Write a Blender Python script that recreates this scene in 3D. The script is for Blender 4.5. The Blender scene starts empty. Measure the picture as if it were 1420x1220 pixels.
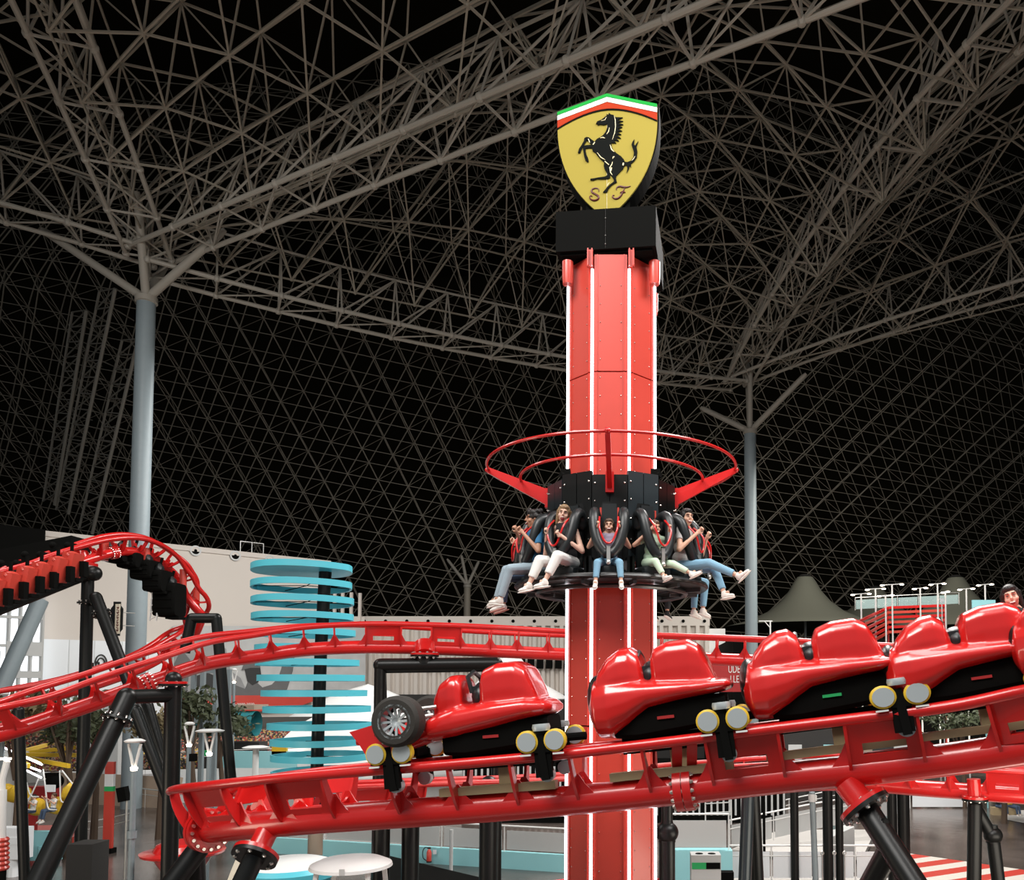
import bpy, math, random
from mathutils import Vector, Matrix, noise
V = Vector
random.seed(7)
sc = bpy.context.scene
COL = sc.collection
# ---------------------------------------------------------------- camera, light, exposure
F, PCX, PCY, HOR, EYE = 1110.0, 880.0, 897.0, 951.0, 6.8
TH = math.atan((HOR - PCY) / F)
cam_d = bpy.data.cameras.new('camera'); cam = bpy.data.objects.new('camera', cam_d); COL.objects.link(cam)
cam.location = (0, 0, EYE); cam.rotation_euler = (math.pi / 2 + TH, 0, 0)
cam_d.sensor_width = 36; cam_d.sensor_fit = 'HORIZONTAL'; cam_d.lens = 36 * F / 1420
cam_d.shift_x = (710 - PCX) / 1420; cam_d.shift_y = (PCY - 610) / 1420
cam_d.clip_start = .1; cam_d.clip_end = 600
sc.camera = cam
sc.view_settings.view_transform = 'Standard'; sc.view_settings.look = 'None'
sc.view_settings.gamma = 1; sc.view_settings.exposure = 0.0
w = bpy.data.worlds.new('world'); sc.world = w; w.use_nodes = True
bg = w.node_tree.nodes['Background']; bg.inputs[0].default_value = (.86, .93, 1, 1); bg.inputs[1].default_value = .24


def area(name, loc, target, size, power, col=(1, 1, 1), sy=None):
    l = bpy.data.lights.new(name, 'AREA'); l.energy = power; l.color = col
    l.size = size
    if sy: l.shape = 'RECTANGLE'; l.size_y = sy
    o = bpy.data.objects.new(name, l); COL.objects.link(o); o.location = loc
    o.rotation_euler = (V(target) - V(loc)).to_track_quat('-Z', 'Y').to_euler()
    return o


# unseen fill lights added high in the hall to brighten the scene
area('high_fill', (-8, -2, 24), (0, 9, 5), 14, 5200, (1, .97, .93), 8)
area('high_fill', (13, 6, 25), (8, 10, 3), 10, 2800, (1, .97, .93), 6)
area('high_fill', (-22, 22, 26), (-22, 36, 0), 12, 2600, (1, .98, .95), 12)
area('high_fill', (-18, 50, 22), (-34, 62, 0), 12, 3600, (1, .98, .95), 14)
area('high_fill', (8, 34, 27), (6, 34, 0), 16, 12500, (1, .96, .92), 12)
area('high_fill', (22, 62, 24), (24, 80, 4), 16, 6000, (1, .96, .88), 12)
area('high_fill', (4, 7, 19), (3, 9, 0), 9, 1100, (1, .98, .96), 5)
# unseen fill lights added low down to brighten the roof frame
area('low_fill', (-20, 6, 3), (-14, 34, 34), 10, 1100, (1, .86, .68), 6)
area('low_fill', (10, 10, 3), (6, 42, 36), 10, 1000, (1, .9, .76), 6)
area('low_fill', (-30, 55, 2), (-34, 90, 32), 14, 480, (1, .93, .78), 6)
area('low_fill', (20, 60, 2), (24, 105, 34), 14, 420, (1, .93, .7), 6)


def at(px, py, Y):
    rx = (px - PCX) / F; ry = -(py - PCY) / F
    d = V((rx, math.cos(TH) - ry * math.sin(TH), math.sin(TH) + ry * math.cos(TH)))
    return V((0, 0, EYE)) + d * (Y / d.y)


# ---------------------------------------------------------------- materials
def mat(name, col, rough=.5, metal=0., coat=0., emit=None, es=1., bump=0., bscale=8., var=0., vscale=3., trans=0., alpha=1., spec=.5):
    m = bpy.data.materials.new(name); m.use_nodes = True
    nt = m.node_tree; b = nt.nodes['Principled BSDF']
    b.inputs['Base Color'].default_value = (*col, 1); b.inputs['Roughness'].default_value = rough
    b.inputs['Metallic'].default_value = metal; b.inputs['Coat Weight'].default_value = coat
    b.inputs['Coat Roughness'].default_value = .12
    b.inputs['Transmission Weight'].default_value = trans; b.inputs['Alpha'].default_value = alpha
    b.inputs['Specular IOR Level'].default_value = spec
    if emit: b.inputs['Emission Color'].default_value = (*emit, 1); b.inputs['Emission Strength'].default_value = es
    if bump or var:
        tc = nt.nodes.new('ShaderNodeTexCoord'); nz = nt.nodes.new('ShaderNodeTexNoise')
        nt.links.new(tc.outputs['Object'], nz.inputs['Vector']); nz.inputs['Scale'].default_value = bscale if bump else vscale
        nz.inputs['Detail'].default_value = 4
        if bump:
            bp = nt.nodes.new('ShaderNodeBump'); bp.inputs['Strength'].default_value = bump; bp.inputs['Distance'].default_value = .02
            nt.links.new(nz.outputs['Fac'], bp.inputs['Height']); nt.links.new(bp.outputs['Normal'], b.inputs['Normal'])
        if var:
            nz2 = nt.nodes.new('ShaderNodeTexNoise'); nz2.inputs['Scale'].default_value = vscale; nz2.inputs['Detail'].default_value = 5
            nt.links.new(tc.outputs['Object'], nz2.inputs['Vector'])
            mx = nt.nodes.new('ShaderNodeMix'); mx.data_type = 'RGBA'
            mx.inputs['A'].default_value = (*[c * (1 - var) for c in col], 1); mx.inputs['B'].default_value = (*[min(1, c * (1 + var)) for c in col], 1)
            nt.links.new(nz2.outputs['Fac'], mx.inputs['Factor']); nt.links.new(mx.outputs['Result'], b.inputs['Base Color'])
    return m


M = dict(
    red=mat('red_paint', (.6, .012, .011), .3, coat=.5, var=.12, vscale=2),
    redcar=mat('red_gloss', (.64, .013, .011), .3, coat=1.),
    redpanel=mat('red_panel', (.6, .06, .04), .36, coat=.4, var=.1, vscale=1.5),
    reddull=mat('red_dull', (.42, .02, .02), .55, var=.15),
    black=mat('black_paint', (.007, .0075, .007), .36, spec=.3),
    blackm=mat('black_matte', (.004, .004, .0035), .85, spec=.08),
    blackpad=mat('black_padding', (.014, .017, .018), .38),
    bluegrey=mat('shroud_panel', (.03, .04, .045), .3, metal=.3),
    deck=mat('dark_deck', (.02, .017, .009), .9, spec=.1),
    frame=mat('frame_steel', (.3, .265, .21), .6, var=.15, vscale=.4),
    frame2=mat('frame_tube', (.36, .33, .28), .55),
    column=mat('column_paint', (.24, .29, .31), .45, var=.06, bump=.1, bscale=20),
    steel=mat('steel', (.62, .61, .58), .35, metal=.8),
    chrome=mat('bolt_steel', (.8, .76, .7), .25, metal=.9),
    white=mat('white_paint', (.8, .8, .78), .5),
    cream=mat('cream_cladding', (.66, .60, .54), .7, var=.03, vscale=.3),
    panelwhite=mat('white_cladding', (.82, .85, .87), .35),
    greypanel=mat('grey_panel', (.55, .56, .55), .45),
    teal=mat('teal_paint', (.1, .56, .68), .4),
    tealwall=mat('teal_wall', (.33, .7, .74), .5),
    led=mat('light_tube', (1, 1, 1), .4, emit=(.93, .95, 1), es=5.5),
    lamp=mat('lamp_glow', (1, .9, .8), .4, emit=(1, .85, .68), es=9),
    skyglass=mat('bright_glazing', (.9, .95, 1), .2, emit=(.92, .96, 1), es=1.0),
    yellow=mat('yellow_paint', (.75, .48, .03), .4),
    skin=mat('skin', (.62, .36, .25), .5), skin2=mat('skin_fair', (.72, .45, .34), .5), skin3=mat('skin_tan', (.46, .24, .15), .5),
    hair=mat('black_hair', (.012, .009, .008), .45, bump=.6, bscale=60), hairb=mat('brown_hair', (.09, .045, .025), .5, bump=.6, bscale=60),
    hairl=mat('light_brown_hair', (.3, .19, .1), .5, bump=.6, bscale=60),
    denim=mat('blue_denim', (.2, .38, .52), .8, bump=.2, bscale=60, var=.15, vscale=6),
    denimg=mat('grey_denim', (.33, .42, .48), .8, bump=.2, bscale=60, var=.12, vscale=6),
    denimd=mat('dark_denim', (.05, .08, .14), .8),
    cwhite=mat('white_cloth', (.8, .79, .76), .8, bump=.15, bscale=30), cgreen=mat('mint_cloth', (.55, .7, .52), .8),
    cblue=mat('blue_cloth', (.03, .16, .32), .8), cblack=mat('black_cloth', (.015, .015, .017), .8),
    cgrey=mat('grey_cloth', (.5, .48, .46), .8), clilac=mat('lilac_cloth', (.45, .38, .5), .8),
    shoe=mat('white_shoe', (.75, .71, .66), .6), sole=mat('shoe_sole', (.8, .77, .72), .6), shoered=mat('red_sole', (.5, .22, .18), .6),
    mouth=mat('mouth', (.25, .03, .03), .5), teeth=mat('teeth', (.85, .82, .76), .3), eye=mat('dark_eye', (.02, .012, .01), .2),
    shieldy=mat('yellow_sign_face', spec=.08, col=(.33, .26, .045), rough=.6, emit=(.78, .64, .17), es=.06),
    sgreen=mat('green_sign_face', spec=.08, col=(.01, .3, .04), rough=.6, emit=(.02, .45, .08), es=.12),
    swhite=mat('white_sign_face', spec=.08, col=(.9, .9, .88), rough=.6, emit=(.9, .9, .88), es=.1),
    sred=mat('orange_red_sign_face', spec=.08, col=(.38, .03, .008), rough=.6, emit=(.62, .1, .03), es=.12),
    horse=mat('black_emblem', (.005, .006, .005), .85, spec=.1), maroon=mat('maroon_letter', (.1, .01, .006), .5),
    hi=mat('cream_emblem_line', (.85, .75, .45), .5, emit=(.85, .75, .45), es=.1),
    tealdark=mat('dark_teal', (.02, .17, .19), .5), darksteel=mat('dark_steel', (.09, .09, .09), .35, metal=.7),
    tan=mat('tan_metal', (.42, .32, .18), .5), rubber=mat('rubber', (.02, .02, .02), .8),
    wheelg=mat('grey_wheel', (.5, .55, .56), .35, metal=.3), tyre=mat('tyre', (.025, .022, .018), .75, bump=.2, bscale=40),
    green=mat('green_panel', (.02, .42, .12), .5), tent=mat('tent_fabric', (.2, .2, .155), .85, bump=.1, bscale=3),
    leaf=mat('leaf', (.06, .075, .035), .6, var=.4, vscale=2), leaf2=mat('dry_leaf', (.2, .16, .08), .6, var=.4, vscale=2), bark=mat('bark', (.09, .06, .04), .9),
    concrete=mat('dark_concrete', (.03, .028, .026), .8), paving=mat('light_paving', (.5, .48, .45), .6), woodp=mat('brown_panel', (.36, .27, .2), .5, var=.12, vscale=1),
    poster=mat('grey_poster', (.3, .3, .3), .6), stripe=mat('stripe_blue', (.3, .43, .47), .6), stripec=mat('stripe_cream', (.7, .62, .48), .6),
)


def node_mat(name, fn):
    m = bpy.data.materials.new(name); m.use_nodes = True; nt = m.node_tree
    fn(nt, nt.nodes['Principled BSDF']); return m


def _glass(nt, b):
    b.inputs['Base Color'].default_value = (.55, .75, .75, 1); b.inputs['Roughness'].default_value = .08
    b.inputs['Alpha'].default_value = .28
M['glass'] = node_mat('rail_glass', _glass)


def _floor(nt, b):
    tc = nt.nodes.new('ShaderNodeTexCoord'); n = nt.nodes.new('ShaderNodeTexNoise'); n.inputs['Scale'].default_value = .22; n.inputs['Detail'].default_value = 6
    nt.links.new(tc.outputs['Object'], n.inputs['Vector'])
    r = nt.nodes.new('ShaderNodeValToRGB'); r.color_ramp.elements[0].position = .35; r.color_ramp.elements[1].position = .65
    r.color_ramp.elements[0].color = (.045, .035, .03, 1); r.color_ramp.elements[1].color = (.16, .13, .115, 1)
    nt.links.new(n.outputs['Fac'], r.inputs['Fac']); nt.links.new(r.outputs['Color'], b.inputs['Base Color'])
    b.inputs['Roughness'].default_value = .22
    n2 = nt.nodes.new('ShaderNodeTexNoise'); n2.inputs['Scale'].default_value = 1.5; n2.inputs['Detail'].default_value = 5
    nt.links.new(tc.outputs['Object'], n2.inputs['Vector'])
    bp = nt.nodes.new('ShaderNodeBump'); bp.inputs['Strength'].default_value = .25; bp.inputs['Distance'].default_value = .05
    nt.links.new(n2.outputs['Fac'], bp.inputs['Height']); nt.links.new(bp.outputs['Normal'], b.inputs['Normal'])
M['floor'] = node_mat('wet_dark_floor', _floor)


def _crowd(nt, b):
    tc = nt.nodes.new('ShaderNodeTexCoord'); n = nt.nodes.new('ShaderNodeTexVoronoi'); n.inputs['Scale'].default_value = 11
    nt.links.new(tc.outputs['Object'], n.inputs['Vector'])
    r = nt.nodes.new('ShaderNodeValToRGB'); cr = r.color_ramp; cr.interpolation = 'CONSTANT'
    cols = [(.02, .015, .01), (.3, .02, .015), (.05, .03, .02), (.4, .25, .15), (.02, .02, .03), (.35, .04, .02), (.5, .35, .05), (.03, .02, .02), (.45, .3, .22)]
    cr.elements[0].color = (*cols[0], 1); cr.elements[1].position = .12; cr.elements[1].color = (.15, .012, .01, 1)
    for i, c in enumerate(cols[2:]):
        e = cr.elements.new(.24 + i * .1); e.color = (*[q * .55 for q in c], 1)
    sp = nt.nodes.new('ShaderNodeSeparateColor'); nt.links.new(n.outputs['Color'], sp.inputs['Color'])
    nt.links.new(sp.outputs['Red'], r.inputs['Fac']); nt.links.new(r.outputs['Color'], b.inputs['Base Color']); b.inputs['Roughness'].default_value = .8
M['crowd'] = node_mat('crowd_print', _crowd)


def _stripes(nt, b):
    tc = nt.nodes.new('ShaderNodeTexCoord'); wv = nt.nodes.new('ShaderNodeTexWave'); wv.wave_type = 'BANDS'; wv.bands_direction = 'DIAGONAL'
    wv.inputs['Scale'].default_value = .36
    mp = nt.nodes.new('ShaderNodeMapping'); mp.inputs['Rotation'].default_value = (0, 0, math.radians(-72)); mp.inputs['Scale'].default_value = (1, 1, 0)
    nt.links.new(tc.outputs['Object'], mp.inputs['Vector']); nt.links.new(mp.outputs['Vector'], wv.inputs['Vector'])
    r = nt.nodes.new('ShaderNodeValToRGB'); r.color_ramp.interpolation = 'CONSTANT'; r.color_ramp.elements[1].position = .5
    r.color_ramp.elements[0].color = (.5, .05, .035, 1); r.color_ramp.elements[1].color = (.62, .58, .52, 1)
    nt.links.new(wv.outputs['Fac'], r.inputs['Fac']); nt.links.new(r.outputs['Color'], b.inputs['Base Color']); b.inputs['Roughness'].default_value = .4
M['stripes'] = node_mat('striped_paving', _stripes)


# ---------------------------------------------------------------- mesh builder
class MB:
    def __init__(s): s.v = []; s.f = []

    def add(s, vs, fs):
        k = len(s.v); s.v += [V(p) for p in vs]; s.f += [tuple(i + k for i in f) for f in fs]; return s

    def box(s, c, size, R=None):
        x, y, z = [a / 2 for a in size]; c = V(c)
        P = [V((i * x, j * y, k * z)) for i in (-1, 1) for j in (-1, 1) for k in (-1, 1)]
        if R is not None: P = [R @ p for p in P]
        return s.add([c + p for p in P], [(0, 1, 3, 2), (4, 6, 7, 5), (0, 4, 5, 1), (2, 3, 7, 6), (0, 2, 6, 4), (1, 5, 7, 3)])

    def bar(s, p0, p1, w, h, up=(0, 0, 1)):
        p0 = V(p0); p1 = V(p1); x = (p1 - p0); L = x.length
        if L < 1e-6: return s
        x.normalize(); u = V(up)
        if abs(x.dot(u)) > .98: u = V((0, 1, 0))
        y = u.cross(x).normalized(); z = x.cross(y)
        return s.box((p0 + p1) / 2, (L, w, h), Matrix((x, y, z)).transposed())

    def tube(s, pts, r, n=8, closed=False, caps=True, flat=None):
        pts = [V(p) for p in pts]; N = len(pts)
        rr = r if isinstance(r, (list, tuple)) else [r] * N
        T = []
        for i in range(N):
            a = pts[(i - 1) % N] if (closed or i > 0) else pts[i]; b = pts[(i + 1) % N] if (closed or i < N - 1) else pts[i]
            t = (b - a); T.append(t.normalized() if t.length > 1e-9 else V((0, 0, 1)))
        u = T[0].orthogonal().normalized(); rings = []
        k0 = len(s.v)
        for i in range(N):
            u = (u - T[i] * u.dot(T[i]))
            u = u.normalized() if u.length > 1e-6 else T[i].orthogonal().normalized()
            w_ = T[i].cross(u)
            for j in range(n):
                a = 2 * math.pi * j / n
                s.v.append(pts[i] + (u * math.cos(a) + w_ * math.sin(a)) * rr[i])
        m = N if closed else N - 1
        off = 0
        if closed:  # find the best twist for the last ring
            a0 = s.v[k0]; best = min(range(n), key=lambda j: (s.v[k0 + (N - 1) * n + j] - a0).length); off = best
        for i in range(m):
            i2 = (i + 1) % N; o = off if (closed and i2 == 0) else 0
            for j in range(n):
                j2 = (j + 1) % n
                if o: s.f.append((k0 + i * n + (j + o) % n, k0 + i * n + (j2 + o) % n, k0 + i2 * n + j2, k0 + i2 * n + j))
                else: s.f.append((k0 + i * n + j, k0 + i * n + j2, k0 + i2 * n + j2, k0 + i2 * n + j))
        if caps and not closed:
            s.f.append(tuple(k0 + j for j in range(n))[::-1]); s.f.append(tuple(k0 + (N - 1) * n + j for j in range(n)))
        return s

    def cyl(s, p0, p1, r0, r1=None, n=16): return s.tube([p0, p1], [r0, r0 if r1 is None else r1], n)

    def ball(s, c, r, nu=16, nv=10, R=None):
        c = V(c); r = V((r, r, r)) if not hasattr(r, '__len__') else V(r)
        vs = []; fs = []
        P = lambda p: c + (R @ p if R is not None else p)
        vs.append(P(V((0, 0, r.z))))
        for i in range(1, nv):
            a = math.pi * i / nv
            for j in range(nu):
                b = 2 * math.pi * j / nu
                vs.append(P(V((r.x * math.sin(a) * math.cos(b), r.y * math.sin(a) * math.sin(b), r.z * math.cos(a)))))
        vs.append(P(V((0, 0, -r.z))))
        for j in range(nu): fs.append((0, 1 + j, 1 + (j + 1) % nu))
        for i in range(nv - 2):
            for j in range(nu):
                a = 1 + i * nu; fs.append((a + j, a + nu + j, a + nu + (j + 1) % nu, a + (j + 1) % nu))
        a = 1 + (nv - 2) * nu; e = len(vs) - 1
        for j in range(nu): fs.append((e, a + (j + 1) % nu, a + j))
        return s.add(vs, fs)

    def lathe(s, prof, n=24, c=(0, 0, 0), R=None, a0=0., a1=2 * math.pi):
        c = V(c); k = len(s.v); full = abs(a1 - a0 - 2 * math.pi) < 1e-6; m = n if full else n + 1
        for (r, z) in prof:
            for j in range(m):
                a = a0 + (a1 - a0) * j / n; p = V((r * math.cos(a), r * math.sin(a), z)); s.v.append(c + (R @ p if R is not None else p))
        for i in range(len(prof) - 1):
            for j in range(n):
                j2 = (j + 1) % m; s.f.append((k + i * m + j, k + i * m + j2, k + (i + 1) * m + j2, k + (i + 1) * m + j))
        return s

    def prism(s, outline, th, o=(0, 0, 0), ux=(1, 0, 0), uy=(0, 0, 1), uz=(0, -1, 0)):
        o = V(o); ux = V(ux); uy = V(uy); uz = V(uz); n = len(outline)
        a = [o + ux * x + uy * y for x, y in outline]; b = [p + uz * th for p in a]
        return s.add(a + b, [tuple(range(n))[::-1], tuple(range(n, 2 * n))] + [(i, (i + 1) % n, n + (i + 1) % n, n + i) for i in range(n)])

    def quad(s, a, b, c, d, th=0.):
        a, b, c, d = map(V, (a, b, c, d))
        if not th: return s.add([a, b, c, d], [(0, 1, 2, 3)])
        nrm = (b - a).cross(d - a).normalized() * th
        return s.add([a, b, c, d, a - nrm, b - nrm, c - nrm, d - nrm], [(0, 1, 2, 3), (7, 6, 5, 4), (0, 4, 5, 1), (1, 5, 6, 2), (2, 6, 7, 3), (3, 7, 4, 0)])

    def loft(s, secs, n=20, e=2.6):
        """sections along x: (x, z bottom, z top, half width)"""
        k = len(s.v)
        for (x, zb, zt, wd) in secs:
            zc = (zb + zt) / 2; h = (zt - zb) / 2
            for j in range(n):
                a = 2 * math.pi * j / n; c_, s_ = math.cos(a), math.sin(a)
                s.v.append(V((x, math.copysign(abs(c_) ** (2 / e), c_) * wd, zc + math.copysign(abs(s_) ** (2 / e), s_) * h)))
        for i in range(len(secs) - 1):
            for j in range(n):
                s.f.append((k + i * n + j, k + i * n + (j + 1) % n, k + (i + 1) * n + (j + 1) % n, k + (i + 1) * n + j))
        s.f.append(tuple(k + j for j in range(n))); s.f.append(tuple(k + (len(secs) - 1) * n + j for j in range(n))[::-1])
        return s

    def build(s, name, m, parent=None, smooth=True, sharp=.6, voxel=0, sm=0, label=None, cat=None, group=None, kind=None):
        me = bpy.data.meshes.new(name)
        off = V((0, 0, 0))
        if parent is None and s.v:
            lo = [min(p[i] for p in s.v) for i in range(3)]; hi = [max(p[i] for p in s.v) for i in range(3)]
            off = V(((lo[0] + hi[0]) / 2, (lo[1] + hi[1]) / 2, lo[2]))
        me.from_pydata([tuple(p - off) for p in s.v], [], s.f); me.materials.append(m if not isinstance(m, str) else M[m])
        if smooth:
            me.polygons.foreach_set('use_smooth', [True] * len(me.polygons))
            if not voxel: me.set_sharp_from_angle(angle=sharp)
        o = bpy.data.objects.new(name, me); COL.objects.link(o); o.location = off
        if parent is not None: setparent(o, parent)
        if voxel:
            r = o.modifiers.new('Remesh', 'REMESH'); r.mode = 'VOXEL'; r.voxel_size = voxel; r.use_smooth_shade = True
            if sm: q = o.modifiers.new('Smooth', 'SMOOTH'); q.iterations = sm; q.factor = .6
        if label: o['label'] = label
        if cat: o['category'] = cat
        if group: o['group'] = group
        if kind: o['kind'] = kind
        return o


def setparent(o, p):
    o.parent = p
    if p.parent is None: o.matrix_parent_inverse = p.matrix_basis.inverted()


def thing(name, label, cat, loc=(0, 0, 0), group=None, rz=0.):
    o = bpy.data.objects.new(name, None); COL.objects.link(o); o.location = loc; o.rotation_euler = (0, 0, rz); o.empty_display_size = .2
    o['label'] = label; o['category'] = cat
    if group: o['group'] = group
    return o


def kids(o): return [c for c in bpy.data.objects if c.parent == o]


def copytree(o, label=None, basis=None, parent=None, _k=None):
    c = o.copy(); COL.objects.link(c)
    if parent is not None: c.parent = parent
    if label: c['label'] = label
    if basis is not None: c.matrix_basis = basis
    for ch in kids(o): copytree(ch, parent=c)
    return c


def text(name, body, m, parent, loc, size, R, ext=.01, cat=None, label=None, sx=1.):
    cu = bpy.data.curves.new(name, 'FONT'); cu.body = body; cu.size = size; cu.extrude = ext; cu.align_x = 'CENTER'; cu.align_y = 'CENTER'
    cu.materials.append(M[m]); o = bpy.data.objects.new(name, cu); COL.objects.link(o)
    me = bpy.data.meshes.new_from_object(o.evaluated_get(bpy.context.evaluated_depsgraph_get())); bpy.data.objects.remove(o)
    me.transform(Matrix.Translation(V(loc)) @ R.to_4x4() @ Matrix.Diagonal((sx, 1, 1, 1)))
    o = bpy.data.objects.new(name, me); COL.objects.link(o)
    if parent is not None: setparent(o, parent)
    return o


FACE = Matrix(((1, 0, 0), (0, 0, -1), (0, 1, 0)))  # text standing upright, reading from the camera's side


def crom(P, step):
    """resample a polyline of tuples as a smooth curve"""
    P = [tuple(p) for p in P]; n = len(P); out = []
    for i in range(n - 1):
        p0, p1, p2, p3 = P[max(i - 1, 0)], P[i], P[i + 1], P[min(i + 2, n - 1)]
        L = math.dist(p1[:3], p2[:3]); k = max(2, int(L / step))
        for j in range(k):
            t = j / k
            out.append(tuple(.5 * (2 * b + (c - a) * t + (2 * a - 5 * b + 4 * c - d) * t * t + (-a + 3 * b - 3 * c + d) * t ** 3) for a, b, c, d in zip(p0, p1, p2, p3)))
    out.append(P[-1]); return out
# ---------------------------------------------------------------- hall: floor, deck, space frame, tree columns
fl = MB(); fl.box((-10, 60, -.15), (260, 240, .3)); fl.build('floor', 'floor', kind='structure')
dk = MB(); prof = [(-25, 58), (40, 74), (100, 84), (140, 80), (158, 60), (168, 30), (170, -.3)]
for i in range(len(prof) - 1):
    (y0, z0), (y1, z1) = prof[i], prof[i + 1]; dk.quad((-150, y0, z0), (150, y0, z0), (150, y1, z1), (-150, y1, z1), -.4)
dk.build('ceiling', 'deck', smooth=False, kind='structure')
sw = MB(); sw.box((-150, 95, 42), (.5, 150, 84)); sw.build('wall_left_side', 'deck', smooth=False, kind='structure')
sw = MB(); sw.box((150, 95, 42), (.5, 150, 84)); sw.build('wall_right_side', 'deck', smooth=False, kind='structure')

CA, CB, CC = V((-28, 45, 0)), V((8.6, 65, 0)), V((16.5, 20, 0))
ZT = 32.2


def stick(mb, a, b, r, n=4): mb.tube([a, b], r, n, caps=False)


def bay(P, Q, R3, n, bulge, name, zt=(ZT, ZT, ZT), r=.06, depth=2.9):
    """triangular vault bay of double-layer space frame"""
    def S(i, j):
        a, b = i / n, j / n; c = 1 - a - b
        p = P * a + Q * b + R3 * c
        return V((p.x, p.y, zt[0] * a + zt[1] * b + zt[2] * c + bulge * 27 * a * b * c + .9))
    mb = MB(); L = {}
    for i in range(n + 1):
        for j in range(n + 1 - i): L[i, j] = S(i, j)
    T = {}
    for i in range(n):
        for j in range(n - i):
            q = (L[i, j] + L[i + 1, j] + L[i, j + 1]) / 3; T[i, j] = q + V((0, 0, depth))
    for (i, j), p in L.items():
        for d in ((1, 0), (0, 1), (1, -1)):
            k = (i + d[0], j + d[1])
            if k in L: stick(mb, p, L[k], r)
    for (i, j), p in T.items():
        for k in ((i, j), (i + 1, j), (i, j + 1)): stick(mb, p, L[k], r * .85)
        for d in ((1, 0), (0, 1), (1, -1)):
            k = (i + d[0], j + d[1])
            if k in T: stick(mb, p, T[k], r)
    for p in L.values(): mb.ball(p, r * 2, 6, 4)
    return mb.build(name, 'frame', kind='structure')


def truss(A, B, za, zb, n, arch=2.2, gap=1.15, r=.13, ext=(0, 0)):
    """pair of lower tubes with a web up to an upper tube"""
    A = V((A.x, A.y, za)); B = V((B.x, B.y, zb)); d = (B - A).normalized(); side = V((-d.y, d.x, 0)).normalized()
    mb = MB(); lo = [[], []]; up = []
    for i in range(n + 1):
        t = i / n; p = A.lerp(B, t) + V((0, 0, arch * 4 * t * (1 - t)))
        lo[0].append(p + side * gap); lo[1].append(p - side * gap); up.append(p + V((0, 0, 3.4)))
    mb.tube(lo[0], r, 8); mb.tube(lo[1], r, 8); mb.tube(up, r * .6, 6)
    for i in range(n + 1):
        stick(mb, lo[0][i], lo[1][i], r * .5, 5); stick(mb, lo[0][i], up[i], r * .5, 5); stick(mb, lo[1][i], up[i], r * .5, 5)
        for s in (0, 1): mb.ball(lo[s][i], r * 1.6, 8, 5)
        if i < n:
            stick(mb, lo[0][i], up[i + 1], r * .5, 5); stick(mb, lo[1][i], up[i + 1], r * .5, 5); stick(mb, lo[0][i], lo[1][i + 1], r * .4, 5)
    return mb.build('ceiling_truss', 'frame2', kind='structure')


CF, CE, CG = V((50, 38, 0)), V((-14, 4, 0)), V((-66, 32, 0))
bay(CA, CB, CC, 11, 8, 'ceiling_frame', (31, 31.8, 30.3))
bay(CB, CF, CC, 11, 7, 'ceiling_frame', (31.8, 32, 30.3))
bay(CA, CC, CE, 11, 3, 'ceiling_frame', (31.2, 30.3, 32))
bay(CG, CA, CE, 11, 4, 'ceiling_frame')
bay(CC, CF, V((40, 0, 0)), 9, 5, 'ceiling_frame', (30.3, 32, 32))
for (a, b, n, ar, z0, z1) in ((CA, CC, 12, 0, 31.6, 29.9), (CA, CB, 12, -1.0, 30.8, 31.6), (CB, CC, 12, 3, 31.8, 29.9), (CB, CF, 12, 2, 32, 32), (CA, CG, 11, 2, 31.5, 32), (CA, CE, 12, 1.5, 31.5, 32), (CC, CF, 11, 1, 29.9, 32)):
    truss(a, b, z0, z1, n, ar)


def farY(x, z):
    t = max(0., min(1., (z - 6) / 44)); base = 104 - 24 * t ** 1.6
    return base + max(0, x + 5) * .42 + max(0, -40 - x) * .1


def far_wall(x0, x1, z0, z1, name, a=(3.5, -.62), b=(2.25, 2.55), depth=2.4, r=.07):
    mb = MB(); L = {}; T = {}
    f = lambda x, z: V((x, farY(x, z), z))
    for i in range(-90, 90):
        for j in range(-30, 60):
            x = x0 + i * a[0] + j * b[0]; z = z0 + i * a[1] + j * b[1]
            # wrap: rows continue over the whole width
            if x0 - 4 <= x <= x1 and z0 - 2 <= z <= z1: L[i, j] = f(x, z)
    for (i, j) in L:
        if (i + 1, j) in L and (i, j + 1) in L:
            q = (L[i, j] + L[i + 1, j] + L[i, j + 1]) / 3; T[i, j] = q + V((0, depth * .9, depth * .5))
    for D_ in (L, T):
        for (i, j), p in D_.items():
            for d in ((1, 0), (0, 1), (1, -1)):
                k = (i + d[0], j + d[1])
                if k in D_: stick(mb, p, D_[k], r * (1.25 if d == (0, 1) else 1), 4)
    for (i, j), p in T.items():
        for k in ((i, j), (i + 1, j), (i, j + 1)): stick(mb, p, L[k], r * .7, 3)
    return mb.build(name, 'frame', kind='structure')


far_wall(-104, 8, 3, 72, 'ceiling_frame', r=.05)
far_wall(6, 90, 5, 78, 'ceiling_frame', a=(4.2, -.15), b=(2.4, 2.3), r=.05)
# the steep trusses that come down to the ground at the far left
for (a, b) in ((at(160, 400, 74), at(95, 712, 88)), (at(192, 470, 76), at(128, 740, 86)), (at(120, 430, 78), at(76, 700, 90))):
    mb = MB(); n = 14; lo = []; up = []
    for i in range(n + 1):
        p = a.lerp(b, i / n); lo.append(p); up.append(p + V((-3.2, 2.5, 1)))
    mb.tube(lo, .17, 6); mb.tube(up, .12, 5)
    for i in range(n):
        stick(mb, lo[i], up[i], .07); stick(mb, lo[i], up[i + 1], .07); stick(mb, lo[i], up[i] + V((2.2, 2.5, 0)), .06)
    mb.build('ceiling_truss', 'frame2', kind='structure')


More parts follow.
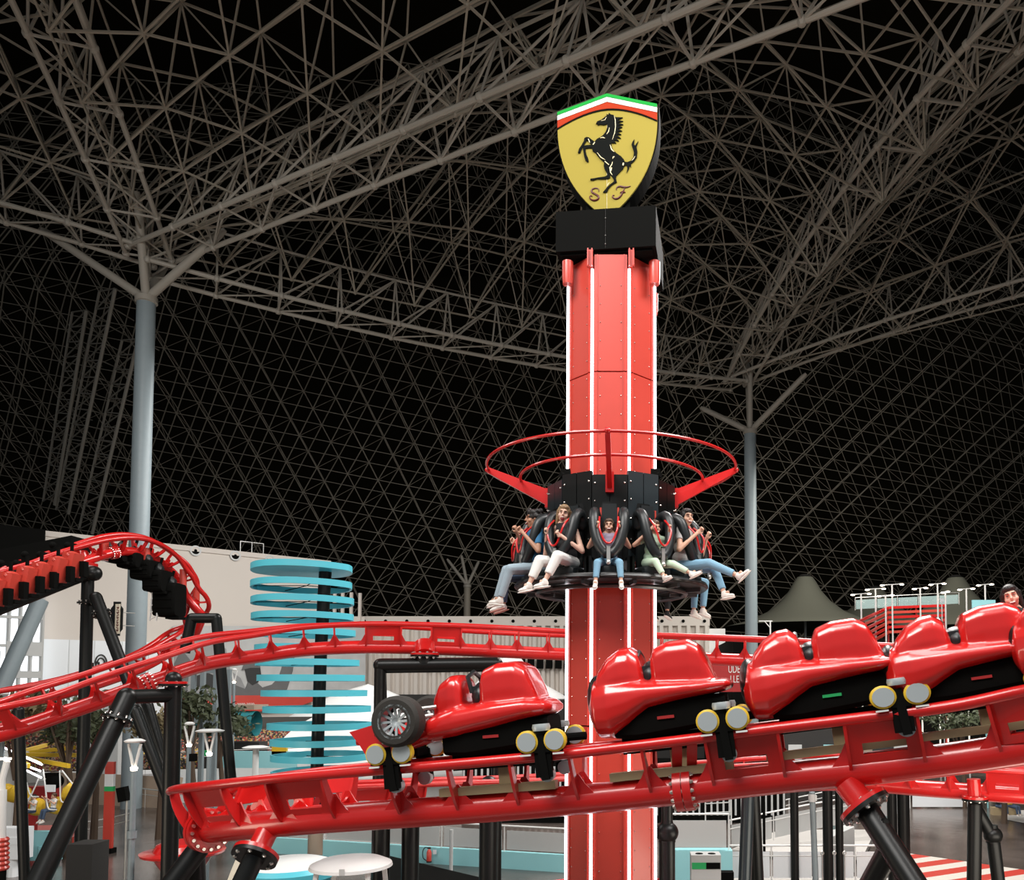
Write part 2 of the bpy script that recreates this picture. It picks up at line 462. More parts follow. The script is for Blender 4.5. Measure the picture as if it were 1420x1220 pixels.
def tree_column(px, py, Y, rad, label, heads, taper=.93, m='column', n=32):
    top = at(px, py, Y); root = thing('tree_column', label, 'column', (top.x, top.y, 0)); root['kind'] = 'structure'
    mb = MB(); mb.tube([(top.x, top.y, 0), (top.x, top.y, top.z)], [rad, rad * taper], n); mb.build('shaft', m, root)
    mb = MB(); mb.lathe([(rad * .93, -.25), (rad * 1.12, -.2), (rad * 1.12, .1), (rad * .7, .2), (0, .2)], n, top); mb.build('cap', 'frame2', root)
    for h in heads:
        mb = MB(); hp = V(h); mid = top.lerp(hp, .08)
        mb.tube([top + V((0, 0, -.1)), mid, top.lerp(hp, .93), hp], [rad * .42, rad * .46, rad * .42, rad * .25], 14); mb.build('branch', 'frame2', root)
    return root


tree_column(203, 415, 45, .52, 'tall pale blue-grey roof column behind the far coaster loop', [at(312, 318, 44), at(190, 265, 42.5), at(58, 318, 45), at(238, 350, 48)])
tree_column(1040, 598, 65, .52, 'tall pale blue-grey roof column behind the right side of the drop tower', [at(1118, 518, 62), at(1040, 510, 64), at(972, 565, 66.5), at(1036, 500, 67)])
tree_column(648, 812, 96, .42, 'thin distant dark roof column seen above the corrugated wall', [at(640, 770, 96), at(664, 778, 97), at(620, 775, 96)], m='frame')
# ---------------------------------------------------------------- drop tower
TX, TY = at(848, 900, 12.4).x, 12.4
TC = V((TX, TY, 0))
tower = thing('drop_tower', 'tall red drop tower with white light tubes running up its corners', 'ride tower', TC)
mb = MB(); R8 = .71
o8 = [(R8 * math.sin(math.radians(a)), -R8 * math.cos(math.radians(a))) for a in range(0, 360, 45)]
o8 = [(R8 * math.sin(math.radians(a + 22.5)), -R8 * math.cos(math.radians(a + 22.5))) for a in range(0, 360, 45)]
mb.lathe([(.62, 0), (.62, 13.35)], 24, TC); mb.build('core', 'blackm', tower)
for k in range(8):
    a0, a1 = math.radians(45 * k - 22.5 + 2.2), math.radians(45 * k + 22.5 - 2.2)
    P0 = V((R8 * math.sin(a0), -R8 * math.cos(a0), 0)); P1 = V((R8 * math.sin(a1), -R8 * math.cos(a1), 0))
    am = math.radians(45 * k); nrm = V((math.sin(am), -math.cos(am), 0)); up = V((0, 0, 1)); tx = (P1 - P0).normalized()
    mb = MB(); w_ = (P1 - P0).length
    for (z0, z1) in ((0, 6.2), (6.22, 8.98), (9.0, 11.48), (11.5, 13.28)):
        c = TC + (P0 + P1) / 2 - nrm * .03 + V((0, 0, (z0 + z1) / 2)); Rm = Matrix((tx, nrm, up)).transposed()
        mb.box(c, (w_, .05, z1 - z0), Rm)
        for s in (-1, 1): mb.box(c + tx * s * (w_ / 2 - .045) + nrm * .03, (.012, .02, z1 - z0), Rm)
    mb.build('side_panel', 'redpanel', tower)
    mb = MB()
    for z in [x * .28 + .2 for x in range(46)]:
        for s in (-1, 1): mb.ball(TC + (P0 + P1) / 2 + tx * s * (w_ / 2 - .09) + V((0, 0, z)), .009, 6, 4)
    mb.build('rivet', 'chrome', tower)['kind'] = 'stuff'
    ac = math.radians(45 * k + 22.5); d = V((math.sin(ac), -math.cos(ac), 0))
    mb = MB(); mb.cyl(TC + d * .725 + V((0, 0, .3)), TC + d * .725 + V((0, 0, 13.05 if abs(k - 3.5) < 3.4 or k in (0, 7) else 12.9)), .021, n=10); lt = mb.build('light_tube', 'led', tower)
    mb = MB(); mb.box(TC + d * .69 + V((0, 0, 6.5)), (.05, .04, 13), Matrix((V((d.y, -d.x, 0)), d, up)).transposed()); mb.build('tube_channel', 'reddull', lt)
for s in (-1, 1):
    for yy in (-1, 1):
        p = TC + V((s * .66, yy * .5, 13.05)); mb = MB(); mb.lathe([(.0, -.16), (.075, -.15), (.085, -.05), (.085, .2), (0, .2)], 14, p); mb.build('buffer', 'redpanel', tower)
for s in (-1, 1):
    mb = MB()
    for q in (-.03, .03): mb.box(TC + V((s * .31 + q, -.72, 13.2)), (.02, .07, .26))
    mb.box(TC + V((s * .31, -.7, 13.2)), (.09, .02, .26)); mb.build('bracket', 'redpanel', tower)
PSI = -math.radians(6.5); RZ = Matrix.Rotation(PSI, 3, 'Z')
hb = MB(); hb.box(TC + V((0, 0, 13.66)), (1.52, 1.4, .62), RZ)
hb.box(TC + V((0, 0, 13.34)), (1.4, 1.3, .06), RZ); hb.build('head_box', 'blackm', tower)
mb = MB()
fx = RZ @ V((1, 0, 0)); fn = RZ @ V((0, -1, 0))
mb.box(TC + fn * .705 + V((0, 0, 13.66)), (.004, .006, .6), RZ)
for z in (13.82, 13.55, 13.42): pass
mb.build('seam', 'concrete', tower)
for z in (13.82, 13.55, 13.42):
    mb = MB(); mb.ball(TC + fn * .708 + V((0, 0, z)), .012, 6, 4); mb.build('bolt', 'chrome', tower)

# shield sign on top
SD = 11.85; sg_o = TC + fn * .55 + V((0, 0, EYE + (HOR - 286) / F * (12.4 - .55)))
S_ = F / (12.4 - .55)


def sl(px, py, cr=None):
    """a point of the sign's face: metres right and up from its lower tip, the skew of the view taken out"""
    if cr: px, py = cr[0] + px / cr[2], cr[1] + py / cr[2]
    yu = py + (px - 850) * math.tan(-PSI) * (HOR - py) / F
    return ((px - 850) / S_ / math.cos(PSI), (286 - yu) / S_)


shield = thing('shield_sign', 'large yellow shield sign with a black rearing horse, standing on top of the drop tower', 'sign', sg_o)
def arc(a, b, c, n=8):  # quadratic
    return [((1 - t) ** 2 * a[0] + 2 * t * (1 - t) * b[0] + t * t * c[0], (1 - t) ** 2 * a[1] + 2 * t * (1 - t) * b[1] + t * t * c[1]) for t in [i / n for i in range(n + 1)]]
W2, TOPS, APX = .77, 1.72, 1.95
sideR = [(W2, TOPS)] + arc((W2, 1.45), (W2 - .02, .55), (0, 0), 16)
out = [(0, APX)] + sideR + [(-x, y) for x, y in sideR[::-1]][1:]
mk = lambda o, off: dict(o=sg_o + fn * off, ux=fx, uy=V((0, 0, 1)), uz=fn)
mb = MB(); mb.prism([(x * 1.03, y * 1.015 - .01) for x, y in out], .34, **mk(0, -.36)); mb.build('casing', 'blackm', shield, smooth=False)
for s in (-1, 1): mb = MB(); mb.bar(sg_o + fx * s * .3 - fn * .1 + V((0, 0, -.02)), sg_o + fx * s * .3 - fn * .1 + V((0, 0, .5)), .08, .08); mb.build('mounting_post', 'blackm', shield)
topc = lambda dy_s, dy_m: None
mb = MB(); mb.prism(out, .03, **mk(0, -.02)); mb.build('face_panel', 'shieldy', shield, smooth=False)


def band(lo, hi, m, off, curve=0):
    ptsU = [(-W2, TOPS - hi), (0, APX - hi), (W2, TOPS - hi)]
    if curve:
        L = arc((W2, TOPS - lo - .03), (W2 * .45, APX - lo - .02), (0, APX - lo - .015), 8) + arc((0, APX - lo - .015), (-W2 * .45, APX - lo - .02), (-W2, TOPS - lo - .03), 8)[1:]
    else: L = [(W2, TOPS - lo), (0, APX - lo), (-W2, TOPS - lo)]
    b = MB(); b.prism(ptsU + L, .012, **mk(0, off)); return b.build('stripe', m, shield, smooth=False)


band(.235, .0, 'horse', .008, 1)
band(.215, .0, 'sred', .0145, 1); band(.125, 0, 'swhite', .021); band(.05, 0, 'sgreen', .027)
mb = MB(); mb.box(sg_o + fn * .012 + V((0, 0, .85)), (.004, .004, 1.6), RZ); mb.build('seam', 'stripec', shield)
CR = (780, 80, 5.547)
HP = [(405,285),(398,302),(385,290),(388,306),(372,318),(345,340),(310,355),(300,375),(316,371),(312,385),(335,378),(362,383),(392,374),(390,410),(378,440),(360,465),(335,485),(310,497),(290,520),(262,500),(245,486),(225,482),(208,492),(205,515),(185,550),(165,580),(157,612),(175,612),(182,590),(200,555),(218,525),(227,508),(245,522),(264,547),(230,549),(205,553),(196,570),(200,600),(206,635),(216,672),(235,690),(243,680),(238,655),(226,630),(219,600),(217,576),(240,572),(268,572),(275,597),(295,610),(330,655),(366,688),(364,720),(372,750),(392,780),(390,797),(372,806),(330,812),(285,820),(256,824),(258,836),(285,834),(310,824),(350,826),(395,822),(414,815),(412,786),(424,800),(440,822),(446,845),(420,865),(395,888),(370,918),(358,934),(390,933),(402,905),(430,872),(468,850),(460,822),(462,800),(485,776),(515,745),(529,715),(545,711),(552,738),(545,775),(562,742),(567,714),(580,730),(578,700),(604,680),(624,650),(630,600),(622,562),(637,515),(612,553),(603,543),(606,500),(590,525),(584,545),(592,570),(603,610),(598,650),(578,677),(550,688),(531,686),(522,665),(500,640),(465,615),(440,590),(426,560),(422,530),(462,532),(442,508),(485,515),(456,488),(500,492),(463,464),(503,462),(468,440),(510,432),(472,415),(512,402),(472,390),(520,380),(470,365),(518,352),(468,344),(515,322),(458,320),(440,302),(416,296),(410,288)]
mb = MB(); mb.prism([sl(x, y, CR) for x, y in HP], .016, **mk(0, .012)); emblem = mb.build('horse_emblem', 'horse', shield, smooth=False)
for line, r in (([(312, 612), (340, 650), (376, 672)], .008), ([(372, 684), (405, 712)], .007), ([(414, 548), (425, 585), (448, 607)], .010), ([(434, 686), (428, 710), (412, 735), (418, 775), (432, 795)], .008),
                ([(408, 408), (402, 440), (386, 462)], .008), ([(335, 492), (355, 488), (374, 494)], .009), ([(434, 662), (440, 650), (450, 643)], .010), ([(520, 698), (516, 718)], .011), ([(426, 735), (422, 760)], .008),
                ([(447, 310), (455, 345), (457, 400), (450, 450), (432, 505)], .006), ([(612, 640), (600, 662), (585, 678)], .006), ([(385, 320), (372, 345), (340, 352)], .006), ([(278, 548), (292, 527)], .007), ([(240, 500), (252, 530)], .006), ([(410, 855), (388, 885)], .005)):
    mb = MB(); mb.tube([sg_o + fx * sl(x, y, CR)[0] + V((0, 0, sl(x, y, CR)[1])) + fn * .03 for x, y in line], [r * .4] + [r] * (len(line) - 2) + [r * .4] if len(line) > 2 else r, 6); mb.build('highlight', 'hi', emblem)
for nm, strokes in (('letter_s', [[(325, 925), (322, 905), (305, 897), (280, 901), (266, 915), (272, 932), (300, 948), (320, 962), (322, 980), (305, 994), (280, 996), (258, 986), (252, 968), (262, 958), (272, 966)]]),
                    ('letter_f', [[(464, 912), (466, 893), (490, 882), (520, 888), (550, 888), (576, 880)], [(532, 890), (516, 925), (498, 960), (475, 980), (450, 982), (434, 968), (438, 955), (448, 956)], [(492, 934), (515, 928), (536, 932)]])):
    mb = MB()
    for st in strokes:
        pts = crom([(x, y, 0) for x, y in st], 8); n = len(pts)
        mb.tube([sg_o + fx * sl(p[0], p[1], CR)[0] + V((0, 0, sl(p[0], p[1], CR)[1])) + fn * .014 for p in pts], [.006 + .010 * math.sin(math.pi * i / (n - 1)) for i in range(n)], 6)
    mb.build(nm, 'maroon', shield)

# ---------------------------------------------------------------- gondola ring
gz = 8.35
gond = thing('ride_gondola', 'black ring-shaped gondola with red hoops and outward seats around the drop tower', 'ride gondola', TC + V((0, 0, gz)))


def pol(r, deg, z): a = math.radians(deg); return TC + V((r * math.sin(a), -r * math.cos(a), z))


for k in range(12):
    a = 30 * k; p0, p1 = pol(.99, a - 15, 0), pol(.99, a + 15, 0); z0, z1 = gz + .25, gz + 1.5 + (.06 if k % 2 else 0)
    d = (p1 - p0).normalized(); n_ = V((math.sin(math.radians(a)), -math.cos(math.radians(a)), 0)); mb = MB()
    RR = Matrix((d, n_, V((0, 0, 1)))).transposed(); c = (p0 + p1) / 2 + V((0, 0, (z0 + z1) / 2)); wd = (p1 - p0).length
    mb.box(c - d * wd * .255 + n_ * .005, (wd * .485, .03, z1 - z0), RR); mb.box(c + d * wd * .255 + n_ * .005, (wd * .485, .03, z1 - z0), RR)
    mb.box(c - n_ * .02, (wd * .98, .02, z1 - z0 - .01), RR)
    sp = mb.build('shroud_panel', 'bluegrey' if k % 3 == 1 else 'black', gond, smooth=False)
    mb = MB()
    for sx in (-.42, .42):
        for zz in (.08, .38, .66, .92): mb.ball(c + d * wd * sx + n_ * .025 + V((0, 0, zz - .42)), .014, 8, 5)
    mb.build('bolt', 'chrome', sp)['kind'] = 'stuff'
mb = MB(); mb.lathe([(.78, .05), (.99, .06), (1.1, .0), (1.47, .02), (1.5, .05), (1.48, .10), (1.1, .16), (.78, .16)], 48, TC + V((0, 0, gz - .09))); mb.build('floor_disc', 'black', gond)
mb = MB(); mb.tube([pol(1.47, a, gz - .03) for a in range(0, 360, 8)], .03, 8, closed=True)
for a in range(15, 360, 30):
    mb.bar(pol(.95, a, gz - .11), pol(1.4, a, gz - .1), .05, .06)
mb.tube([pol(1.15, a, gz - .13) for a in range(0, 360, 8)], .035, 8, closed=True); mb.build('floor_frame', 'darksteel', gond)
mb = MB(); mb.lathe([(.8, .3), (.99, .3), (1.02, .5), (1.0, .8), (.99, 1.1)], 24, TC + V((0, 0, gz))); mb.build('inner_skirt', 'black', gond)
for nm, r, z in (('hoop', 1.93, gz + 1.83), ('hoop', 1.42, gz + 1.66)):
    mb = MB(); mb.tube([pol(r, a, z) for a in range(0, 360, 5)], .022, 8, closed=True); mb.build(nm, 'red', gond)
for a in (0, 90, 180, 270):
    mb = MB(); p0, p1 = pol(.98, a, gz + 1.38), pol(1.95, a, gz + 1.83); n_ = V((math.cos(math.radians(a)), math.sin(math.radians(a)), 0)); q = MB()
    up = (p1 - p0).cross(n_).normalized()
    vs = []
    for p, h in ((p0, .13), (p1, .045)):
        for s in (-1, 1):
            for t in (-1, 1): vs.append(p + n_ * s * .035 + V((0, 0, 1)) * t * h)
    mb.add(vs, [(0, 1, 3, 2), (4, 6, 7, 5), (0, 4, 5, 1), (2, 3, 7, 6), (0, 2, 6, 4), (1, 5, 7, 3)]); mb.box(p0 - V((0, 0, 0)), (.12, .12, .3)); mb.ball(p1, .04); mb.build('arm', 'red', gond)
for a in (-48, 48, 140, 220):
    mb = MB(); mb.box(pol(.9, a, gz + 1.58), (.14, .12, .18)); mb.cyl(pol(.95, a, gz + 1.58), pol(1.0, a, gz + 1.58), .04); mb.build('speaker', 'blackm', gond)


# seats, built facing the camera around the seat's own origin (hip point), then turned round the tower
def seat_parts(parent, T):
    """T maps seat space (x right, y toward the rider's front is -y, z up) to the world"""
    def bld(mb, name, m, par): mb.v = [T @ p for p in mb.v]; return mb.build(name, m, par)
    mb = MB(); mb.loft([(-.21, -.14, -.03, .2), (-.17, -.15, 0, .22), (.17, -.15, 0, .22), (.21, -.14, -.03, .2)], 16, 4)
    mb.box((0, .1, .3), (.34, .05, .7)); mb.box((0, .11, .78), (.2, .05, .26)); s = bld(mb, 'ride_seat', 'blackpad', parent)
    mb = MB(); mb.box((0, .085, .74), (.22, .04, .2)); hcu = bld(mb, 'head_cushion', 'blackpad', s)
    mb = MB(); mb.box((-.125, .09, .74), (.025, .05, .22)); mb.box((.125, .09, .74), (.025, .05, .22)); bld(mb, 'cushion_trim', 'redpanel', hcu)
    mb = MB(); mb.box((0, .06, -.13), (.48, .34, .13)); mb.box((-.27, .14, -.02), (.04, .26, .34)); mb.box((.27, .14, -.02), (.04, .26, .34)); bld(mb, 'seat_base', 'black', s)
    for sx in (-1, 1):
        mb = MB()
        pts = [(sx * .17, .08, .6), (sx * .19, .05, .72), (sx * .205, -.05, .76), (sx * .21, -.15, .68), (sx * .2, -.21, .5), (sx * .16, -.25, .32), (sx * .1, -.27, .2), (sx * .05, -.28, .14)]
        mb.tube(crom(pts, .06), [.05, .055] + [.07] * 400, 12) if 0 else mb.tube(crom(pts, .05), .074, 14); mb.ball(pts[0], .074); mb.ball(pts[-1], .075)
        bld(mb, 'shoulder_restraint', 'blackpad', s)
    mb = MB(); pts = [(-.13, -.18, .66), (-.13, -.3, .56), (-.12, -.36, .45), (-.06, -.37, .3), (0, -.375, .26), (.06, -.37, .3), (.12, -.36, .45), (.13, -.3, .56), (.13, -.18, .66)]
    mb.tube(crom(pts, .04), .0145, 8); bld(mb, 'grab_handle', 'red', s)
    mb = MB(); mb.box((0, -.34, .12), (.05, .03, .22)); mb.ball((0, -.35, .0), .035); bld(mb, 'buckle', 'steel', s)
    return s


def ride_T(deg, r=1.17, z=gz + .14):
    a = math.radians(deg)
    return Matrix.Translation(TC + V((0, 0, z))) @ Matrix.Rotation(a, 4, 'Z') @ Matrix.Translation(V((0, -r, 0)))


for a in range(0, 360, 30): seat_parts(gond, ride_T(a))
# ---------------------------------------------------------------- people
def cap(mb, a, b, r0, r1, n=10, ends=(1, 1)):
    a, b = V(a), V(b)
    mb.tube([a, b], [r0, r1], n)
    if ends[0]: mb.ball(a, r0, n, 6)
    if ends[1]: mb.ball(b, r1, n, 6)


def hand(mb, wrist, palm, grip, s=1., side=1):
    """palm at `palm`, four bent fingers closing round the handle direction `grip`, thumb from the side"""
    w, p = V(wrist), V(palm); d = (p - w).normalized(); g = V(grip).normalized(); g = (g - d * g.dot(d)).normalized(); o = d.cross(g).normalized() * side
    R = Matrix((g, d, o)).transposed()
    mb.ball(w.lerp(p, .65), (.038 * s, .05 * s, .022 * s), 10, 6, R)
    for i, L in enumerate((.9, 1.05, 1., .8)):
        b = p + g * (-.028 + .0187 * i) * s + d * .028 * s
        k1 = b + d * .024 * L * s + o * .012 * s; k2 = k1 + o * .026 * L * s - d * .006 * s; k3 = k2 - d * .022 * L * s + o * .004 * s
        for q0, q1, r in ((b, k1, .0095), (k1, k2, .009), (k2, k3, .008)): cap(mb, q0, q1, r * s, r * s, 6)
    t0 = w.lerp(p, .5) - g * .032 * s; t1 = t0 - g * .02 * s + d * .028 * s + o * .012 * s; t2 = t1 + d * .022 * s + o * .02 * s + g * .012 * s
    cap(mb, t0, t1, .012 * s, .011 * s, 6); cap(mb, t1, t2, .0105 * s, .009 * s, 6)


def person(label, T, s, J, cl, head=(0, 0, 0), hair='hair', hairlen=0, skin='skin', group=None, smile='smile', rel=.0, beard=0, shirt_sleeve=.45, knees=None, hat=0, bare_ankle=.1, ch_vox=.0085):
    """T: seat space -> world.  J: joints in seat space (x right, -y forward, z up)"""
    loc = T @ V((0, 0, 0)); root = thing('person', label, 'person', loc, group)
    def bld(mb, name, m, par=root, vox=0, sm=0):
        mb.v = [T @ p for p in mb.v]; return mb.build(name, M[m], par, voxel=vox, sm=sm)
    g = {k: V(v) for k, v in J.items()}
    hip, neck = g['hip'], g['neck']; shL, shR = g['shL'], g['shR']
    hc = neck + V((0, -.015 * s, .155 * s)) + V(g.get('hoff', (0, 0, 0)))
    RH = (Matrix.Rotation(head[2], 3, 'Z') @ Matrix.Rotation(head[0], 3, 'X') @ Matrix.Rotation(head[1], 3, 'Y'))
    hs = 1.1; H = lambda x, y, z: hc + RH @ (V((x, y, z)) * s * hs)
    mb = MB()
    # trunk
    for t, rx, ry in ((0, .15, .11), (.25, .145, .1), (.5, .15, .105), (.75, .165, .11), (.92, .15, .09)):
        mb.ball(hip.lerp(neck, t), (rx * s, ry * s, .13 * s), 14, 8)
    cap(mb, shL, shR, .058 * s, .058 * s); cap(mb, neck - V((0, 0, .04 * s)), hc - V((0, 0, .06 * s)), .058 * s, .05 * s)
    sh_ = s * hs
    # head
    mb.ball(H(0, .012, .02), (.078 * sh_, .095 * sh_, .1 * sh_), 18, 12, RH)
    mb.ball(H(0, -.022, -.045), (.062 * sh_, .07 * sh_, .07 * sh_), 16, 10, RH); mb.ball(H(0, -.05, -.095), (.032 * sh_, .03 * sh_, .024 * sh_), 10, 6, RH)
    cap(mb, H(0, -.088, .018), H(0, -.108, -.018), .009 * sh_, .015 * sh_, 8); mb.ball(H(0, -.1, -.02), (.02 * sh_, .014 * sh_, .011 * sh_), 8, 5, RH)
    for q in (-1, 1):
        mb.ball(H(q * .08, .012, -.005), (.01 * sh_, .022 * sh_, .032 * sh_), 8, 6, RH); mb.ball(H(q * .045, -.06, -.03), (.026 * sh_, .026 * sh_, .026 * sh_), 8, 6)
        cap(mb, H(q * .015, -.09, .038), H(q * .055, -.078, .036), .009 * sh_, .008 * sh_, 6)
    mb.ball(H(0, -.086, -.058), (.03 * sh_, .014 * sh_, .008 * sh_), 8, 5, RH); mb.ball(H(0, -.083, -.075), (.026 * sh_, .014 * sh_, .009 * sh_), 8, 5, RH)
    for S_ in ('L', 'R'):
        sh, el, ha = g['sh' + S_], g['el' + S_], g['ha' + S_]
        cap(mb, sh, el, .052 * s, .04 * s); cap(mb, el, ha, .041 * s, .027 * s)
        fw = (ha - el).normalized(); hand(mb, ha, ha + fw * .07 * s, g.get('grip' + S_, V((0, 0, 1))), s, 1 if S_ == 'L' else -1)
        hp = hip + V(((.09 if S_ == 'R' else -.09) * s, 0, -.0)); kn, an = g['kn' + S_], g['an' + S_]
        cap(mb, hp, kn, .082 * s, .056 * s); cap(mb, kn, an, .054 * s, .034 * s)
        tt = g.get('toe' + S_, an + V((0, -.16, -.05)) * s); cap(mb, an - V((0, 0, .02 * s)), an.lerp(V(tt), .3), .036 * s, .03 * s)
    body = bld(mb, 'body', skin, vox=ch_vox, sm=4)
    # face
    for q in (-1, 1):
        mb = MB(); mb.ball(H(q * .034, -.0865, .012), (.014 * sh_, .007 * sh_, .006 * s if smile else .008 * sh_), 8, 6, RH); bld(mb, 'eye', 'eye')
        mb = MB(); cap(mb, H(q * .018, -.094, .036), H(q * .05, -.084, .038), .0045 * sh_, .003 * sh_, 6); bld(mb, 'eyebrow', hair)
    mb = MB()
    if smile == 'open':
        mb.ball(H(0, -.09, -.072), (.026 * sh_, .016 * sh_, .03 * sh_), 12, 8, RH); mo = bld(mb, 'mouth', 'mouth'); mb = MB(); mb.ball(H(0, -.1, -.052), (.02 * sh_, .008 * sh_, .007 * sh_), 8, 5, RH); bld(mb, 'teeth', 'teeth', mo)
    else:
        mb.tube([H(-.034, -.084, -.055), H(-.018, -.095, -.066), H(0, -.1, -.069), H(.018, -.095, -.066), H(.034, -.084, -.055)], [.004 * sh_, .011 * sh_, .014 * sh_, .011 * sh_, .004 * sh_], 8); mo = bld(mb, 'mouth', 'mouth')
        mb = MB(); mb.tube([H(-.024, -.094, -.06), H(0, -.105, -.065), H(.024, -.094, -.06)], .009 * sh_, 6); bld(mb, 'teeth', 'teeth', mo)
    # hair
    mb = MB()
    mb.ball(H(0, .022, .035), (.087 * sh_, .1 * sh_, .1 * sh_), 16, 10, RH); mb.ball(H(0, -.03, .085), (.07 * sh_, .055 * sh_, .04 * sh_), 12, 8, RH)
    for q in (-1, 1): mb.ball(H(q * .068, -.0, .035), (.022 * sh_, .05 * sh_, .055 * sh_), 10, 6, RH)
    if hairlen == 2:  # bushy
        for k in range(26):
            a = k * 2.4; z = .02 + .11 * ((k * 7) % 10) / 10; mb.ball(H(.075 * math.cos(a), .035 + .08 * math.sin(a), z), .038 * sh_, 8, 5)
    if hairlen >= 1 and hairlen < 2:
        for q in (-1, 1):
            cap(mb, H(q * .074, .02, .03), H(q * .085, .04, -.13 - .06 * hairlen), .032 * sh_, .02 * sh_)
        cap(mb, H(0, .07, .02), H(0, .1, -.2), .07 * sh_, .05 * sh_)
    bld(mb, 'hair', hair, vox=.009, sm=3)
    # clothes
    mb = MB()
    for t, rx, ry in ((-.02, .168, .13), (.22, .16, .12), (.5, .165, .122), (.75, .18, .126), (.9, .16, .1)):
        mb.ball(hip.lerp(neck, t), (rx * s, ry * s, .13 * s), 14, 8)
    if cl.get('tank'):
        for q, sh in ((-1, shL), (1, shR)): cap(mb, sh.lerp(neck, .35) + V((0, -.03, .04)) * s, hip.lerp(neck, .7) + V((q * .08 * s, -.09 * s, 0)), .02 * s, .03 * s)
    else:
        cap(mb, shL, shR, .072 * s, .072 * s)
        for S_ in ('L', 'R'): cap(mb, g['sh' + S_], g['sh' + S_].lerp(g['el' + S_], cl.get('sleeve', .6)), .066 * s, .06 * s, ends=(1, 0))
    bld(mb, 'shirt', cl['top'], vox=.011, sm=3)
    mb = MB(); mb.ball(hip, (.165 * s, .13 * s, .12 * s), 14, 8)
    for S_ in ('L', 'R'):
        q = .09 if S_ == 'R' else -.09; kn, an = g['kn' + S_], g['an' + S_]; fk = cl.get('wide', 1.)
        cap(mb, hip + V((q * s, 0, 0)), kn, .098 * s, .073 * s * fk); cap(mb, kn, kn.lerp(an, cl.get('leg', .88)), .071 * s * fk, .055 * s * fk, ends=(1, 0))
    bld(mb, 'trousers', cl['leg_m'], vox=.011, sm=3)
    for S_ in ('L', 'R'):
        an = g['an' + S_]; tt = V(g.get('toe' + S_, an + V((0, -.16, -.05)) * s)); d = (tt - an).normalized(); L = .145 * s
        c = an + V((0, 0, -.03 * s)); dn = (kn_dir := (an - g['kn' + S_]).normalized()); dn = (dn - d * dn.dot(d)).normalized(); sd = d.cross(dn); R = Matrix((sd, -d, -dn)).transposed()
        c = an + dn * .045 * s
        mb = MB(); mb.ball(c + d * .02 * s - dn * .01 * s, (.043 * s, .075 * s, .05 * s), 12, 8, R); mb.ball(c + d * .1 * s + dn * .012 * s, (.045 * s, .085 * s, .034 * s), 12, 8, R); cap(mb, an + dn * -.0 * s, c, .046 * s, .045 * s)
        sh = bld(mb, 'shoe', cl.get('shoe', 'shoe'), vox=.009, sm=2)
        mb = MB(); mb.ball(c + d * .06 * s + dn * .04 * s, (.047 * s, .138 * s, .016 * s), 14, 8, R); bld(mb, 'sole', cl.get('sole', 'sole'), sh)
    return root


def P(s=1., kneeL=(-.13, -.44, .04), kneeR=(.13, -.44, .04), ankL=(-.13, -.5, -.38), ankR=(.13, -.5, -.38), toeL=None, toeR=None, neck=(0, .02, .55), haL=(-.13, -.3, .52), haR=(.13, -.3, .52), elL=(-.3, -.12, .36), elR=(.3, -.12, .36), shw=.17, **k):
    J = dict(hip=(0, 0, .06), neck=V(neck) * s, shL=(V(neck) + V((-shw, 0, -.05))) * s, shR=(V(neck) + V((shw, 0, -.05))) * s,
             elL=V(elL) * s, elR=V(elR) * s, haL=V(haL), haR=V(haR), knL=V(kneeL) * s, knR=V(kneeR) * s, anL=V(ankL) * s, anR=V(ankR) * s,
             gripL=V((.2, 0, 1)), gripR=V((-.2, 0, 1)))
    if toeL: J['toeL'] = V(toeL) * s
    if toeR: J['toeR'] = V(toeR) * s
    J.update(k); return J


# riders on the gondola; every seat's restraint holds them back against the seat
person('man in a blue T-shirt and grey jeans with bushy black hair, riding the gondola', ride_T(-60), .98,
       P(.98, kneeL=(-.2, -.5, .02), kneeR=(.06, -.54, .0), ankL=(-.34, -.6, -.42), ankR=(-.06, -.64, -.44), toeL=(-.46, -.72, -.46), toeR=(-.2, -.8, -.42), haL=(-.1, -.36, .56), haR=(.14, -.36, .52), elL=(-.26, -.2, .3), elR=(.32, -.2, .26), neck=(0, -.14, .64)),
       dict(top='cblue', leg_m='denimg', sleeve=.7, leg=.92), head=(.05, 0, -.15), hairlen=2, skin='skin3')
person('woman in black tank top and white trousers screaming on the gondola', ride_T(-30), .95,
       P(.95, kneeL=(-.2, -.46, .06), kneeR=(.12, -.46, .1), ankL=(-.3, -.58, -.3), ankR=(.0, -.6, -.27), toeL=(-.4, -.7, -.34), toeR=(-.12, -.72, -.3), haL=(-.14, -.34, .42), haR=(.13, -.34, .38), elL=(-.3, -.18, .18), elR=(.34, -.14, .2), neck=(0, -.12, .64)),
       dict(top='cblack', leg_m='cwhite', tank=1, leg=.72, wide=1.2), head=(.12, .15, .5), hair='hairl', skin='skin2', smile='open', hairlen=1.0)
person('small smiling girl in a lilac top and blue jeans on the front gondola seat', ride_T(0), .76,
       P(.76, kneeL=(-.2, -.42, .0), kneeR=(.2, -.42, .0), ankL=(-.23, -.5, -.36), ankR=(.23, -.5, -.36), toeL=(-.24, -.64, -.42), toeR=(.24, -.64, -.42), neck=(0, -.16, .56), haL=(-.16, -.26, .5), haR=(.16, -.26, .5), elL=(-.38, -.1, .34), elR=(.38, -.1, .34)),
       dict(top='clilac', leg_m='denim', leg=.8), hair='hairb', hairlen=1.0)
